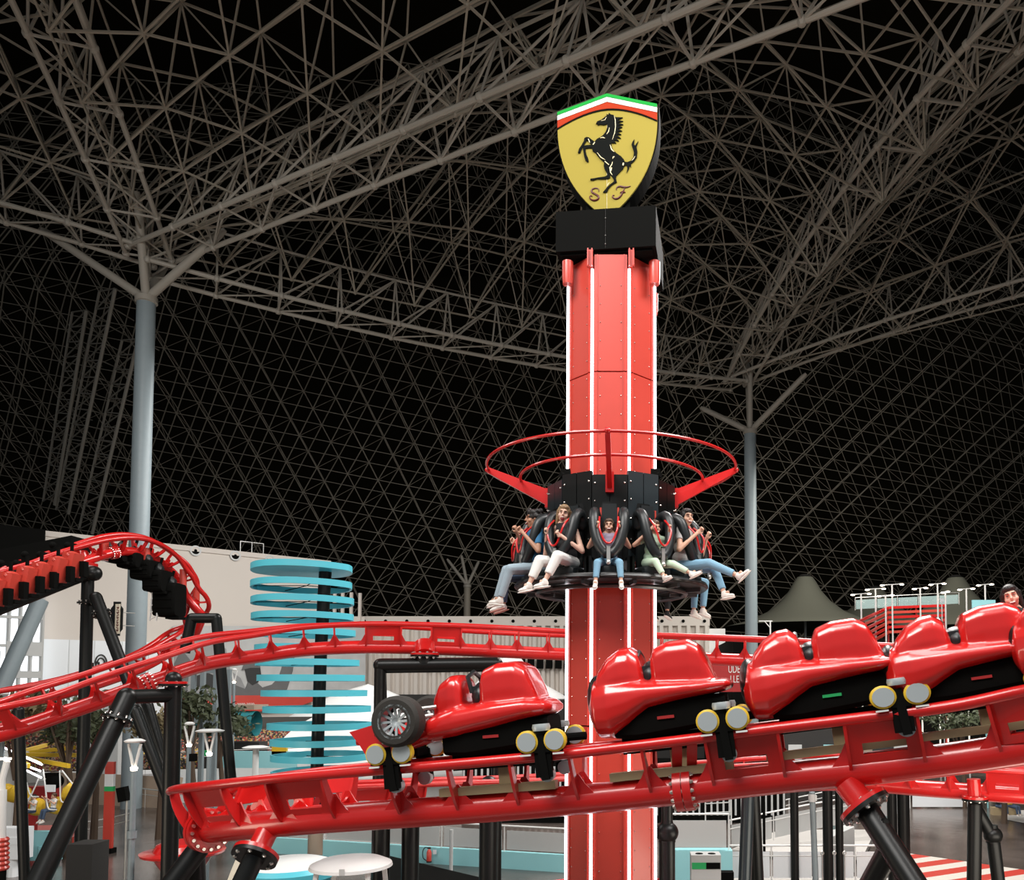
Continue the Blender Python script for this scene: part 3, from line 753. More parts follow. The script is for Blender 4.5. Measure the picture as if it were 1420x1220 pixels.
person('child in mint green trousers laughing behind the red handle on the gondola', ride_T(30), .78,
       P(.78, kneeL=(-.16, -.44, .04), kneeR=(.2, -.46, .02), ankL=(-.08, -.6, -.24), ankR=(.42, -.7, -.16), toeL=(-.06, -.76, -.2), toeR=(.6, -.8, -.06), neck=(0, -.14, .56), haL=(-.15, -.26, .5), haR=(.15, -.26, .5), elL=(-.42, -.12, .36), elR=(.34, -.08, .3)),
       dict(top='cgreen', leg_m='cgreen', leg=.8), head=(.2, -.15, 0), hair='hairb', hairlen=0)
person('grinning man in a light grey T-shirt and blue jeans, one foot kicked up on gondola', ride_T(60), .98,
       P(.98, kneeL=(-.08, -.54, .08), kneeR=(.14, -.52, .04), ankL=(.0, -.96, -.12), ankR=(.06, -.72, -.36), toeL=(.0, -1.12, .02), toeR=(.02, -.92, -.34), haL=(-.13, -.36, .52), haR=(.16, -.38, .48), elL=(-.34, -.18, .28), elR=(.3, -.24, .28), neck=(0, -.12, .66)),
       dict(top='cgrey', leg_m='denim', sleeve=.55, leg=.85), head=(.05, 0, -.55))
person('rider in dark jeans and red-soled shoes hidden behind the man in blue', ride_T(-90), .98,
       P(.98, kneeL=(-.1, -.5, .0), kneeR=(.14, -.5, .0), ankL=(-.1, -.54, -.44), ankR=(.14, -.56, -.44)), dict(top='cblack', leg_m='denimd', sole='shoered'))
person('rider whose blue jeans and white shoes hang below the disc behind its right rim', ride_T(118), .98,
       P(.98, kneeL=(-.14, -.48, .0), kneeR=(.14, -.46, .0), ankL=(-.16, -.42, -.46), ankR=(.12, -.42, -.46)), dict(top='cgrey', leg_m='denim'))
person('rider at the back of the gondola with black trainers hanging below the disc', ride_T(148), .95,
       P(.95, kneeL=(-.14, -.42, .0), kneeR=(.14, -.42, .0), ankL=(-.14, -.36, -.46), ankR=(.14, -.36, -.46)), dict(top='cblack', leg_m='cblack', shoe='cblack'))
# ---------------------------------------------------------------- coaster tracks
def frames(pts):
    """pts: (x, y, z, roll in degrees) -> positions, tangents, sides, ups"""
    out = []; n = len(pts)
    for i in range(n):
        a = V(pts[max(i - 1, 0)][:3]); b = V(pts[min(i + 1, n - 1)][:3]); t = (b - a).normalized()
        s = t.cross(V((0, 0, 1))).normalized(); u = s.cross(t)
        r = math.radians(pts[i][3]); s2 = s * math.cos(r) + u * math.sin(r); u2 = s2.cross(t)
        out.append((V(pts[i][:3]), t, s2, u2))
    return out


def along(fr, ds):
    """indices spaced ds apart"""
    L = 0; nxt = 0; out = []
    for i in range(len(fr)):
        if i: L += (fr[i][0] - fr[i - 1][0]).length
        if L >= nxt: out.append(i); nxt += ds
    return out


def pxpath(rows):
    out = []
    for (px, py, Y, roll) in rows: p = at(px, py, Y); out.append((p.x, p.y, p.z, roll))
    return out


def track(name, label, rows, gauge=.8, rr=.065, sr=.185, drop=.6, tie=.8, box=(), group=None, ring=(), m='red', sides=20):
    fr = frames(crom(pxpath(rows), .12)); lo = min(f[0].z for f in fr)
    c = fr[len(fr) // 2][0]; root = thing(name, label, 'coaster track', (c.x, c.y, lo - drop), group)
    for s in (-1, 1):
        mb = MB(); mb.tube([p + sd * s * gauge / 2 for p, t, sd, u in fr], rr, 12); mb.build('rail', m, root)
    mb = MB(); mb.tube([p - u * drop for p, t, sd, u in fr], sr, sides); mb.build('spine', m, root)
    ix = along(fr, tie)
    for k, i in enumerate(ix):
        p, t, sd, u = fr[i]; g = gauge / 2
        half = arcq((g + rr * .5, -rr * .2), (g - .02, -drop * .62), (sr * .75, -drop - sr * .2), 6)
        inner = arcq((g - rr * 1.1, -rr * .5), (g * .55, -drop * .62), (0, -drop + sr * 1.05), 6)
        outl = half + [(-x, y) for x, y in half[::-1]] + [(-x, y) for x, y in inner] + inner[::-1][1:]
        mb = MB(); mb.prism(outl, .035, p - t * .0175, sd, u, t)
        # flared foot welded along the spine
        for s in (-1, 1):
            a = p + sd * s * sr * .8
            mb.prism([(-.24, -drop + sr * .2), (.24, -drop + sr * .2), (.1, -drop + sr * 1.1), (.03, -drop * .45), (-.03, -drop * .45), (-.1, -drop + sr * 1.1)], .02, a, t, u, sd * s)
        mb.build('cross_tie', m, root)
        pxm = PCX + F * p.x / p.y
        if any(b[0] <= pxm <= b[1] and b[2] <= p.y <= b[3] for b in box) and k + 1 < len(ix):
            q, t2, sd2, u2 = fr[ix[k + 1]]
            for s in (-1, 1):
                A = lambda f, h, w=.9: (p.lerp(q, f) + sd.lerp(sd2, f) * s * (g * (1 - h) * w + sr * .9 * h) - u.lerp(u2, f) * (rr * .6 + (drop - sr * .3 - rr) * h))
                mb = MB()
                for (f0, f1, h0, h1) in ((0, 1, 0, .52), (0, .2, .52, .8), (.8, 1, .52, .8), (0, 1, .8, 1)):
                    mb.quad(A(f0, h0), A(f1, h0), A(f1, h1), A(f0, h1), .02)
                mb.build('box_plate', m, root, smooth=False)
    for f in ring:
        i = int(f * (len(fr) - 1)); p, t, sd, u = fr[i]; c = p - u * drop
        mb = MB()
        for off in (-.05, .05): mb.cyl(c + t * (off - .035), c + t * (off + .035), sr * 1.42, n=32)
        fl_ = mb.build('flange', m, root); mb = MB()
        for k in range(16):
            a = 2 * math.pi * k / 16; d = (sd * math.cos(a) + u * math.sin(a)) * sr * 1.24
            mb.cyl(c + d - t * .13, c + d + t * .13, sr * .085, n=6)
        mb.build('bolt', 'chrome', fl_)['kind'] = 'stuff'
    return root, fr


def arcq(a, b, c, n): return [((1 - t) ** 2 * a[0] + 2 * t * (1 - t) * b[0] + t * t * c[0], (1 - t) ** 2 * a[1] + 2 * t * (1 - t) * b[1] + t * t * c[1]) for t in [i / n for i in range(n + 1)]]


# near track: rises to the right in front of the tower, turns back at its left end and returns behind
NEAR = [(1620, 930, 7.6, 2), (1520, 944, 8.1, 2), (1420, 958, 8.6, 2), (1320, 976, 8.95, 2), (1200, 993, 9.25, 0), (1080, 1007, 9.5, 0), (940, 1025, 9.75, 0), (800, 1041, 10, 0), (650, 1055, 10.2, 0), (500, 1067, 10.45, 0), (400, 1076, 10.7, 0),
        (330, 1085, 11.1, 0), (290, 1092, 11.7, -2), (279, 1098, 12.5, -4), (300, 1097, 13.5, -4), (350, 1093, 14.6, -2), (420, 1090, 15.6, 0), (480, 1089, 16.4, 0), (600, 1084, 17.6, 0), (760, 1078, 19, 0), (960, 1062, 20, -4), (1150, 1052, 19.5, -8), (1300, 1058, 18, -8), (1450, 1066, 17, -8), (1600, 1070, 16.5, -8)]
track('coaster_track', 'thick red coaster track in the foreground that turns back at its left end', NEAR, box=((1030, 1130, 0, 12), (1260, 1350, 0, 12), (1440, 1560, 0, 12), (430, 520, 0, 12), (320, 380, 0, 12), (440, 560, 14, 18), (1330, 1560, 15, 20)), ring=())
NF = frames(crom(pxpath(NEAR), .12))
def near_at(px):
    """frame of the near stretch whose centre shows at column px"""
    best = min((f for f in NF if f[0].y < 11.4 and f[1].x < .3), key=lambda f: abs(PCX + F * f[0].x / f[0].y - px)); return best


MID = [(-140, 1000, 15.5, -8), (-60, 990, 16, -8), (20, 972, 16.5, -8), (100, 947, 17.3, -10), (200, 913, 18.2, -12), (280, 888, 19, -12), (350, 878, 19.6, -10), (420, 869, 20.1, -6), (500, 866, 20.6, -2), (580, 868, 21, 2), (680, 873, 21.5, 6), (780, 878, 22, 4), (900, 881, 22, 0), (1040, 886, 21.6, 0), (1180, 893, 21, 0), (1330, 900, 20, 0)]
track('coaster_track', 'red coaster track rising from lower left and running behind the drop tower', MID, box=((505, 528, 0, 30), (592, 632, 0, 30), (-60, -20, 0, 30)), ring=(.17, .66), sr=.17, drop=.58, rr=.07, tie=.78)
LOOP = [(-90, 822, 24, 0), (0, 793, 25, 0), (53, 774, 26, 0), (103, 758, 27, -2), (149, 746, 28, -8), (186, 744, 29, -14), (218, 753, 30, -24), (245, 772, 31, -34), (266, 795, 31.6, -42), (277, 822, 32, -46), (272, 848, 32.2, -30), (252, 868, 32, -18), (228, 886, 31, -10), (190, 907, 30, -4), (138, 926, 29, 0), (69, 945, 28, 0), (0, 958, 27, 0), (-90, 975, 26, 0)]
loop_track, _ = track('coaster_track', 'red coaster track looping over at the top left above the black support posts', LOOP, gauge=.75, rr=.09, sr=.16, drop=.55, tie=.95, ring=(.28,))

# bolted ring clamp and second flange on the near spine
def spine_ring(px, parent_label):
    p, t, sd, u = near_at(px); c = p - u * .6; root = thing('spine_flange', parent_label, 'pipe flange', c - V((0, 0, .3)))
    for off in (-.055, .055): mb = MB(); mb.cyl(c + t * (off - .05), c + t * (off + .05), .265, n=40); mb.build('flange_ring', 'red', root)
    for k in range(14):
        a = 2 * math.pi * k / 14; d = (sd * math.cos(a) + u * math.sin(a)) * .232; mb = MB(); mb.cyl(c + d - t * .145, c + d + t * .145, .02, n=6); mb.cyl(c + d - t * .125, c + d + t * .125, .028, n=6); mb.build('bolt', 'chrome', root)
    if px > 600:
        for off in (-.09, .09):
            mb = MB(); mb.bar(c + t * off + V((0, 0, .2)), c + t * (off + .02) + V((0, 0, .56)) - V((0, .35, 0)), .03, .12, t); mb.build('strap', 'red', root)
    return root


spine_ring(941, 'red bolted flange ring round the foreground spine in front of the tower')
p_ = at(289, 1151, 11.55); root = thing('spine_flange', 'round red flange with white bolt heads at the left end of the foreground track', 'pipe flange', p_ - V((0, 0, .3)))
fd = V((-.8, .6, 0)).normalized(); fs = fd.cross(V((0, 0, 1)))
for off in (-.04, .05): mb = MB(); mb.cyl(p_ + fd * (off - .035), p_ + fd * (off + .035), .31, n=40); mb.build('flange_ring', 'red', root)
for k in range(16):
    a = 2 * math.pi * k / 16; d = fs * math.cos(a) * .262 + V((0, 0, 1)) * math.sin(a) * .262; mb = MB(); mb.cyl(p_ + d - fd * .1, p_ + d + fd * .11, .026, n=6); mb.build('bolt', 'chrome', root)

# ---------------------------------------------------------------- supports
SUP = []


def pipe_support(label, pipes, flanges=(), m='black', group=None, cat='support post', balls=(), foot=None):
    """pipes: (p0, p1, radius) ; flanges: (centre, axis, radius, red?)"""
    base = min((q for pp in pipes for q in pp[:2]), key=lambda q: q.z); root = thing('support_post', label, cat, (base.x, base.y, base.z), group)
    for (a, b, r) in pipes: mb = MB(); mb.cyl(a, b, r, n=24); mb.ball(a, r * 1.0, 20, 8); mb.build('post', m, root)
    for (c, ax, r, red) in flanges:
        ax = V(ax).normalized(); mb = MB(); mb.cyl(c - ax * .05, c, r, n=32); f_ = mb.build('flange_plate', m, root)
        if red: mb = MB(); mb.cyl(c, c + ax * .05, r, n=32); mb.build('flange_plate', 'red', root)
        o = ax.orthogonal().normalized(); o2 = ax.cross(o)
        for k in range(8 if r < .3 else 10):
            a = 2 * math.pi * k / (8 if r < .3 else 10); d = (o * math.cos(a) + o2 * math.sin(a)) * r * .82; mb = MB()
            mb.cyl(c + d - ax * r * .28, c + d + ax * r * .22, r * .055, n=8); mb.cyl(c + d - ax * r * .24, c + d - ax * .05, r * .1, n=6); mb.cyl(c + d + ax * .05, c + d + ax * r * .2, r * .1, n=6); mb.build('bolt', 'chrome', f_)
    for (c, r) in balls: mb = MB(); mb.ball(c, (r, r, r * .95), 24, 14); mb.cyl(c - V((0, 0, r * .8)), c + V((0, 0, r * 1.1)), r * .75, r * .5, 20); mb.build('ball_joint', m, root)
    if foot: mb = MB(); mb.box(foot[0], foot[1]); mb.build('footing', 'concrete', root)
    return root


def dn(p, z=0.): return V((p.x, p.y, z))
A = at
# near support on the right: red stub, big bolted flange, two black legs
c0 = A(1172, 1084, 9.25); c1 = A(1199, 1118, 9.1); ax = (c0 - c1).normalized()
sup = pipe_support('large black forked support with a big bolted flange under the foreground track', [(c1, c1 + (A(1290, 1260, 8.3) - c1) * 2.2, .135), (c1.lerp(A(1290, 1260, 8.3), .42), A(1150, 1330, 9.5), .12)], [(c1, ax, .30, True)])
mb = MB(); mb.tube([c0 - ax * .02, c1 + ax * .04], [.15, .15], 24); mb.build('stub_pipe', 'red', sup)
mb = MB(); q = A(1219, 1140, 8.95); mb.cyl(q, q + V((.03, -.12, .02)), .05, n=24); mb.cyl(q + V((.03, -.12, .02)), q + V((.035, -.135, .022)), .035, n=24); mb.build('inspection_cap', 'black', sup)
# near support on the left
c0 = A(372, 1150, 10.75); c1 = A(354, 1186, 10.5); ax = (c0 - c1).normalized()
sup = pipe_support('black slanted support with a bolted flange below the left of the foreground track', [(c1, A(300, 1300, 10.2), .13)], [(c1, ax, .29, True)])
mb = MB(); mb.cyl(c0, c1 + ax * .04, .14, n=24); mb.build('stub_pipe', 'red', sup)
sup = pipe_support('black forked leg rising to the left end of the foreground track', [(A(284, 1165, 11.8), A(190, 1290, 11.2), .15), (A(270, 1185, 11.9), A(275, 1330, 12.2), .14)])
# posts under the far return of the near track and in the middle
for (x, y0, Y, r, lab) in ((530, 1100, 17.6, .18, 'black post standing behind the left of the extinguisher wall'), (570, 1100, 17.9, .19, 'broad black post just left of the fire extinguisher'), (678, 1088, 18.6, .21, 'broad black post right of the fire extinguisher')):
    pipe_support(lab, [(A(x, y0, Y), dn(A(x, y0, Y)), r)])
pipe_support('slanting black post with a grey sheen beside the narrow one, right of the tower', [(A(1038, 1085, 18.5), dn(A(1026, 1220, 18)), .15)], m='bluegrey')  # grey sheen put into the colour: blue-grey instead of the plain black paint
pipe_support('slim black post leaning beside the grey-sheened one, right of the tower', [(A(1044, 1085, 19), dn(A(1056, 1220, 19)), .15)])
for x, w, lab in ((1101, .14, 'first of the three black posts left of the forked support'), (1147, .17, 'middle of the three black posts left of the forked support'), (1163, .13, 'third black post, nearest the forked support'), (1236, .16, 'black post seen just right of the forked support'), (1252, .2, 'broad black post at the left edge of the dark plaza floor')):
    pipe_support(lab, [(A(x, 1070, 27), dn(A(x, 1070, 27), .0), w)])
t0 = A(925, 1110, 14); pipe_support('black post with a round ball joint right beside the drop tower base', [(t0, A(925, 1150, 14), .1), (A(925, 1165, 14), dn(A(925, 1165, 14)), .14)], balls=[(A(925, 1154, 14), .2)])
t0 = A(1352, 1116, 17.5); sup = pipe_support('black post with a ball joint carrying the red track at the lower right', [(t0, dn(A(1345, 1220, 17.5)), .15), (A(1356, 1125, 17.6), A(1377, 1162, 17.6), .13), (A(1377, 1162, 17.6), dn(A(1402, 1240, 17.6)), .14)], [(A(1352, 1107, 17.5), (0, 0, 1), .27, True)], balls=[(A(1377, 1158, 17.6), .2)])
mb = MB(); mb.cyl(A(1352, 1107, 17.5), A(1350, 1080, 17.5), .14, n=20); mb.build('stub_pipe', 'red', sup)

# left side supports
top = A(122, 800, 27.5); pipe_support('tall thick vertical black post under the looping track at left', [(top, dn(A(112, 1180, 27.5)), .19)], [(A(121, 835, 27.5), (0, 0, 1), .3, False)], foot=(dn(A(122, 1180, 27)) + V((0, 0, .8)), (.85, .85, 1.6)))
sup = pipe_support('black brace pipe sloping up from the left edge to the loop post', [(A(118, 797, 27.3), A(-60, 868, 24.5), .19)]); mb = MB(); mb.ball(A(130, 795, 27.2), .26, 16, 10); mb.build('ball_joint', 'black', sup)
mb = MB(); mb.lathe([(0, .05), (.42, .05), (.42, -.05), (0, -.05)], 24, A(116, 783, 27.4)); mb.build('flange_plate', 'red', sup)
mb = MB(); mb.cyl(A(112, 765, 27.4), A(116, 783, 27.4), .2, n=20); mb.build('stub_pipe', 'red', sup)
pipe_support('black diagonal leg leaning away to the right from the loop post', [(A(133, 828, 27), A(172, 930, 26.5), .19), (A(172, 930, 26.5), A(240, 1120, 26), .17)], [(A(141, 850, 27), (V(A(133, 828, 27)) - V(A(172, 930, 26.5))), .3, False)])
# A-frame in front
pl, pr = A(176, 966, 16.5), A(240, 964, 17.3)
sup = pipe_support('large black A-frame at left carrying the middle red track, long slanted leg in front', [(pl, A(20, 1290, 14.5), .19), (pl, pr, .15), (pr + V((0, 0, .35)), dn(A(235, 1240, 17.3)), .165)], [(A(163, 997, 16.3), (V(pl) - A(20, 1290, 14.5)), .3, False), (A(240, 948, 17.3), (0, 0, 1), .28, True)])
mb = MB(); mb.cyl(A(240, 946, 17.3), A(240, 938, 18.2), .15, n=20); mb.build('stub_pipe', 'red', sup)
pipe_support('thin black slanted leg between the A-frame and its vertical post', [(A(188, 985, 24), A(262, 1180, 24), .17)])
pipe_support('second thin black slanted leg behind the A-frame beam', [(A(205, 978, 27), A(232, 1075, 27), .17)])
pipe_support('black inverted-U support holding the loop above the ladder tower', [(A(266, 857, 27), A(300, 857, 27), .17), (A(300, 857, 27), A(322, 1100, 27), .17), (A(266, 857, 27), A(256, 905, 27), .17)], [(A(304, 885, 27), (0, 0, 1), .27, False)])
pipe_support('black support post behind the trees at the far left', [(A(26, 985, 22), dn(A(44, 1100, 22)), .13)])
# portal that carries the middle track over the first coaster car
sup = pipe_support('black rectangular pipe portal below the middle red track', [(A(527, 922, 20.5), A(690, 920, 20.9), .17), (A(527, 922, 20.5), dn(A(527, 922, 20.5)), .14), (A(690, 920, 20.9), dn(A(690, 920, 20.9)), .14)], [(A(589, 908, 20.7), (0, 0, 1), .36, True)])
mb = MB(); mb.cyl(A(589, 908, 20.7), A(589, 893, 20.9), .26, n=20); mb.build('stub_pipe', 'red', sup); mb = MB(); mb.cyl(A(589, 910, 20.7), A(589, 920, 20.7), .24, n=20); mb.build('stub_pipe', 'black', sup)
mb = MB()
for a, b in ((A(534, 932, 20.7), A(680, 930, 20.9)), (A(534, 932, 20.7), A(536, 1010, 20.7)), (A(680, 930, 20.9), A(680, 1010, 20.9))): mb.bar(a, b, .05, .05)
mb.build('inner_frame', 'black', sup)
# ---------------------------------------------------------------- foreground train
def bogie(parent, x):
    for s, in ((-1,), (1,)):
        y = s * .42
        mb = MB(); mb.box((x, y * 1.12, -.02), (.2, .08, .42)); mb.box((x, y * 1.2, .1), (.5, .05, .07)); mb.box((x, y * .7, .16), (.16, .4, .1)); mb.bar((x - .02, y * 1.15, .28), (x + .02, y * 1.15, -.26), .09, .1, (0, 1, 0)); b = mb.build('wheel_carrier', 'blackm', parent)
        for dx in (-.17, .17):
            mb = MB(); mb.lathe([(.0, -.045), (.1, -.045), (.135, -.03), (.135, .03), (.1, .045), (0, .045)], 28, (x + dx, y * 1.13 + s * .03, .2), Matrix.Rotation(math.pi / 2, 3, 'X')); w_ = mb.build('road_wheel', 'yellow', b)
            mb = MB(); mb.lathe([(.0, -.055), (.112, -.055), (.112, .055), (0, .055)], 24, (x + dx, y * 1.13 + s * .03, .2), Matrix.Rotation(math.pi / 2, 3, 'X')); mb.build('wheel_hub', 'wheelg', w_)
        mb = MB(); mb.lathe([(0, -.04), (.1, -.04), (.11, 0), (.1, .04), (0, .04)], 24, (x, y * 1.12, .36)); mb.build('side_wheel', 'wheelg', b)
        mb = MB(); mb.lathe([(.0, -.045), (.09, -.045), (.09, .045), (0, .045)], 24, (x + .02, y * 1.0, -.2), Matrix.Rotation(math.pi / 2, 3, 'X')); mb.build('upstop_wheel', 'wheelg', b)
        for dx in (-.2, .2): mb = MB(); mb.box((x + dx, y * 1.26, .045), (.13, .03, .02)); mb.build('wear_plate', 'white', b)


def car_body(mb, lead=False):
    if lead:
        mb.loft([(-.02, .3, .5, .3), (.15, .28, .62, .42), (.5, .3, .72, .48), (1.0, .38, .76, .5), (1.4, .46, .76, .48), (1.65, .5, .7, .42), (1.72, .54, .64, .3)], 22)
        mb.loft([(-.55, .16, .34, .16), (-.25, .2, .46, .2), (.1, .28, .6, .3), (.4, .4, .72, .4)], 18)
        mb.loft([(.18, .5, .86, .22), (.28, .5, 1.02, .3), (.42, .5, 1.1, .34), (.52, .5, 1.1, .34), (.58, .5, 1.02, .3)], 20, 3.4)
    else:
        mb.loft([(.02, .3, .62, .3), (.1, .12, .85, .45), (.28, .1, .88, .5), (.5, .22, .84, .5), (.75, .4, .78, .5), (1.1, .46, .74, .5), (1.45, .5, .7, .47), (1.68, .53, .68, .4), (1.75, .56, .64, .3)], 22)
        mb.loft([(.08, .3, .72, .32), (.18, .5, .95, .4), (.3, .5, 1.1, .42), (.45, .5, 1.19, .42), (.58, .5, 1.2, .4), (.68, .5, 1.1, .36), (.73, .5, .9, .3)], 20, 3)
    mb.loft([(.82, .5, 1.0, .3), (.88, .55, 1.14, .38), (1.05, .55, 1.2, .4), (1.3, .55, 1.2, .4), (1.42, .55, 1.12, .38), (1.5, .55, .92, .34), (1.56, .55, .72, .28)], 20, 4)
    return mb


def make_car(name, label, lead=False):
    root = thing(name, label, 'coaster car', (0, 0, 0), 'red coaster cars of the foreground train')
    car_body(MB(), lead)
    mb = car_body(MB(), lead); mb.build('body_shell', 'redcar', root, voxel=.017, sm=7)
    mb = MB(); mb.loft([(.3, .1, .4, .3), (.6, .06, .5, .36), (1.3, .12, .52, .36), (1.66, .2, .5, .32)], 16, 5); mb.box((1.0, 0, .0), (1.3, .3, .2)); ch = mb.build('chassis', 'blackm', root)
    mb = MB(); mb.box((.95, -.365, .3), (.2, .02, .035)); mb.build('marker_light', 'green' if label.startswith('third') else 'reddull', ch)
    if not lead:
        mb = MB(); mb.ball((.09, 0, .56), (.12, .36, .34), 20, 12); mb.build('nose_opening', 'black', root)
    mb = MB(); mb.box((.78, 0, .88), (.12, .5, .1)); mb.ball((.8, 0, .8), (.16, .3, .2), 16, 10); mb.build('seat', 'blackpad', root)
    mb = MB(); mb.tube([(.7, -.22, .85), (.66, -.22, 1.05), (.66, 0, 1.12), (.66, .22, 1.05), (.7, .22, .85)], .03, 8); mb.build('lap_bar', 'blackpad', root)
    mb = MB(); mb.box((.9, -.1, -.36), (1.5, .14, .1)); mb.box((1.0, 0, -.2), (.2, .1, .3)); mb.build('brake_fin', 'tan', root)
    bogie(root, 1.62)
    mb = MB(); mb.tube([(1.7, 0, .2), (2.05, 0, .2)], .05, 10); mb.build('coupling', 'blackm', root)
    if lead:
        bogie(root, -.3)
        for s in (-1, 1):
            R = Matrix.Rotation(math.pi / 2, 3, 'X'); c = V((-.15, s * .52, .58))
            mb = MB(); mb.lathe([(.17, -.13), (.27, -.13), (.31, -.09), (.315, 0), (.31, .09), (.27, .13), (.17, .13)], 36, c, R); ty = mb.build('tyre', 'tyre', root)
            mb = MB(); mb.lathe([(.2, -.1), (.2, .1)], 32, c, R); mb.lathe([(0, -.05), (.06, -.07), (.06, .07), (0, .05)], 20, c, R)
            for k in range(12): a = k * math.pi / 6; d = V((math.cos(a), 0, math.sin(a))); mb.bar(c + d * .05 + V((0, s * .06, 0)), c + d * .2 + V((0, s * .09, 0)), .03, .02, (0, 1, 0))
            mb.lathe([(.195, s * -.13), (.215, s * -.13)], 32, c, R); mb.build('wheel_rim', 'wheelg', ty)
            mb = MB(); mb.tube([c, V((.2, s * .3, .62))], .03, 8); mb.tube([c + V((0, 0, .12)), V((.25, s * .3, .72))], .025, 8); mb.build('axle', 'steel', ty)
        mb = MB(); mb.loft([(-.74, .32, .42, .5), (-.5, .3, .36, .5), (-.3, .24, .28, .4)], 20, 6)
        w_ = mb.build('front_wing', 'redcar', root)
        for s in (-1, 1): mb = MB(); mb.prism([(-.8, .5), (-.5, .56), (-.47, .42), (-.2, .4), (-.3, .12), (-.55, .1), (-.68, .34)], .03, (0, s * .5, 0), (1, 0, 0), (0, 0, 1), (0, s * 1., 0)); mb.build('wing_end_plate', 'redcar', w_)
    return root


def place_car(root, px, sc_=1.0, sz=1.0):
    p, t, sd, u = near_at(px); x = -t  # the path runs from right to left here
    y = u.cross(x).normalized(); Mx = Matrix((x, y, u)).transposed().to_4x4(); Mx.translation = p + u * .0
    root.matrix_basis = Mx @ Matrix.Diagonal((sc_, sc_, sz, 1))
    return root


proto = make_car('coaster_car', 'third glossy red coaster car, with a small green light on its black underside')
cp = [copytree(proto, l) for l in ('second glossy red coaster car, directly in front of the tower base', 'fourth glossy red coaster car, behind the woman\'s car on the right', 'rightmost glossy red coaster car carrying the dark-haired woman', 'red coaster car cut off by the right edge')]
for c_ in cp:
    for a_ in kids(c_):
        for b_ in kids(a_):
            if b_.name.startswith('marker_light'): b_.data = b_.data.copy(); b_.data.materials[0] = M['reddull']
lead = make_car('coaster_car', 'leading red coaster car with a front wing and an open spoked racing wheel', True)
place_car(lead, 606); place_car(cp[0], 822); place_car(proto, 1042, 1.05, .94); place_car(cp[1], 1236, 1.03, .86); place_car(cp[2], 1418, 1, .86); place_car(cp[3], 1580)
# the woman in the car at the right edge
p, t, sd, u = near_at(1402); x = -t; y = u.cross(x).normalized(); Tw = Matrix((x, y, u)).transposed().to_4x4(); hp = A(1386, 824, 8.95); Tw = Matrix.Translation(hp - V((0, 0, .72))) @ Matrix.Rotation(-.35, 4, 'Z')
person('woman with dark wind-blown hair and a dark jacket leaning out of the coaster car', Tw, .98,
       P(.98, kneeL=(.1, -.02, -.3), kneeR=(.24, -.02, -.3), ankL=(.1, .2, -.35), ankR=(.24, .2, -.35), neck=(.12, .02, .55), haL=(.02, -.12, .2), haR=(.2, -.12, .2), elL=(-.12, .08, .28), elR=(.36, .06, .28)),
       dict(top='cblack', leg_m='cblack', sleeve=.95), head=(.1, -.25, -.1), hair='hair', hairlen=1.2, skin='skin2')
# ---------------------------------------------------------------- buildings behind
def onwall(px, py, a, b, Ya, Yb, off=0.):
    """a point of the upright wall that runs from column a (depth Ya) to column b (depth Yb)"""
    P0, P1 = A(a, 900, Ya), A(b, 900, Yb); d = V((P1.x - P0.x, P1.y - P0.y, 0)); k = (px - PCX) / F
    # solve x / y = k' (principal column) along the wall
    t = (k * P0.y - P0.x) / (d.x - k * d.y); q = P0 + d * t; q = A(px, py, q.y)
    n = V((d.y, -d.x, 0)).normalized(); return q + n * off


W1 = (60, 500, 58, 74)
wd = (A(500, 900, 74) - A(60, 900, 58)); wd.z = 0; wd.normalize(); wn = V((wd.y, -wd.x, 0)); WR = Matrix((wd, V((0, 0, 1)), wn)).transposed()
def wallbox(px0, px1, z0, z1, off, th, m, name, kind=None, parent=None, label=None, cat=None):
    a, b = onwall(px0, 900, *W1), onwall(px1, 900, *W1); a.z = b.z = z0; mb = MB()
    u = V((0, 0, z1 - z0)); mb.quad(a + wn * off, b + wn * off, b + wn * off + u, a + wn * off + u, th); return mb.build(name, m, parent, smooth=False, kind=kind, label=label, cat=cat)
wallbox(56, 456, 0, 18, 0, .6, 'cream', 'wall_left', 'structure'); wallbox(456, 505, 0, 13.2, 0, .6, 'cream', 'wall_left_end', 'structure')
for px in (464, 475, 487, 499):
    mb = MB(); p = onwall(px, 850, *W1); p.z = 12.8; mb.bar(p, p + V((0, 0, 2.6)), .25, .25); mb.build('trim_30', 'cream', kind='structure')
wallbox(56, 456, 17.7, 18.1, .15, .8, 'cream', 'trim_1', 'structure')
wallbox(57, 236, 0, 10.2, .25, .3, 'panelwhite', 'wall_lower', 'structure')
for k, px in enumerate((95, 130, 168, 205)): wallbox(px, px + .6, 0, 10.2, .29, .02, 'greypanel', 'trim_%d' % (k + 2), 'structure')
for k, (px, py) in enumerate(((270, 764), (325, 771), (373, 777), (420, 783))):
    p = onwall(px, py, *W1, off=.2); t = thing('round_vent', 'round vent near the top of the cream wall, %s from the left' % ('first', 'second', 'third', 'fourth')[k], 'vent', p)
    mb = MB(); mb.lathe([(.42, 0), (.42, .12), (.3, .12), (.3, 0)], 20, p, WR); mb.build('vent_ring', 'greypanel', t); mb = MB(); mb.lathe([(0, .06), (.3, .06)], 16, p, WR); mb.lathe([(0, .1), (.12, .1)], 12, p, WR); mb.build('vent_disc', 'blackm', t)
t = thing('roof_rail', 'short pale guard rail standing on top of the cream wall', 'guard rail', onwall(350, 765, *W1)); mb = MB()
for px in (333, 349, 365):
    p = onwall(px, 768, *W1); p.z = 18.1; mb.cyl(p, p + V((0, 0, .9)), .04, n=6)
a, b = onwall(333, 768, *W1), onwall(365, 768, *W1); a.z = b.z = 19; mb.cyl(a, b, .04, n=6); mb.build('rail_frame', 'steel', t)

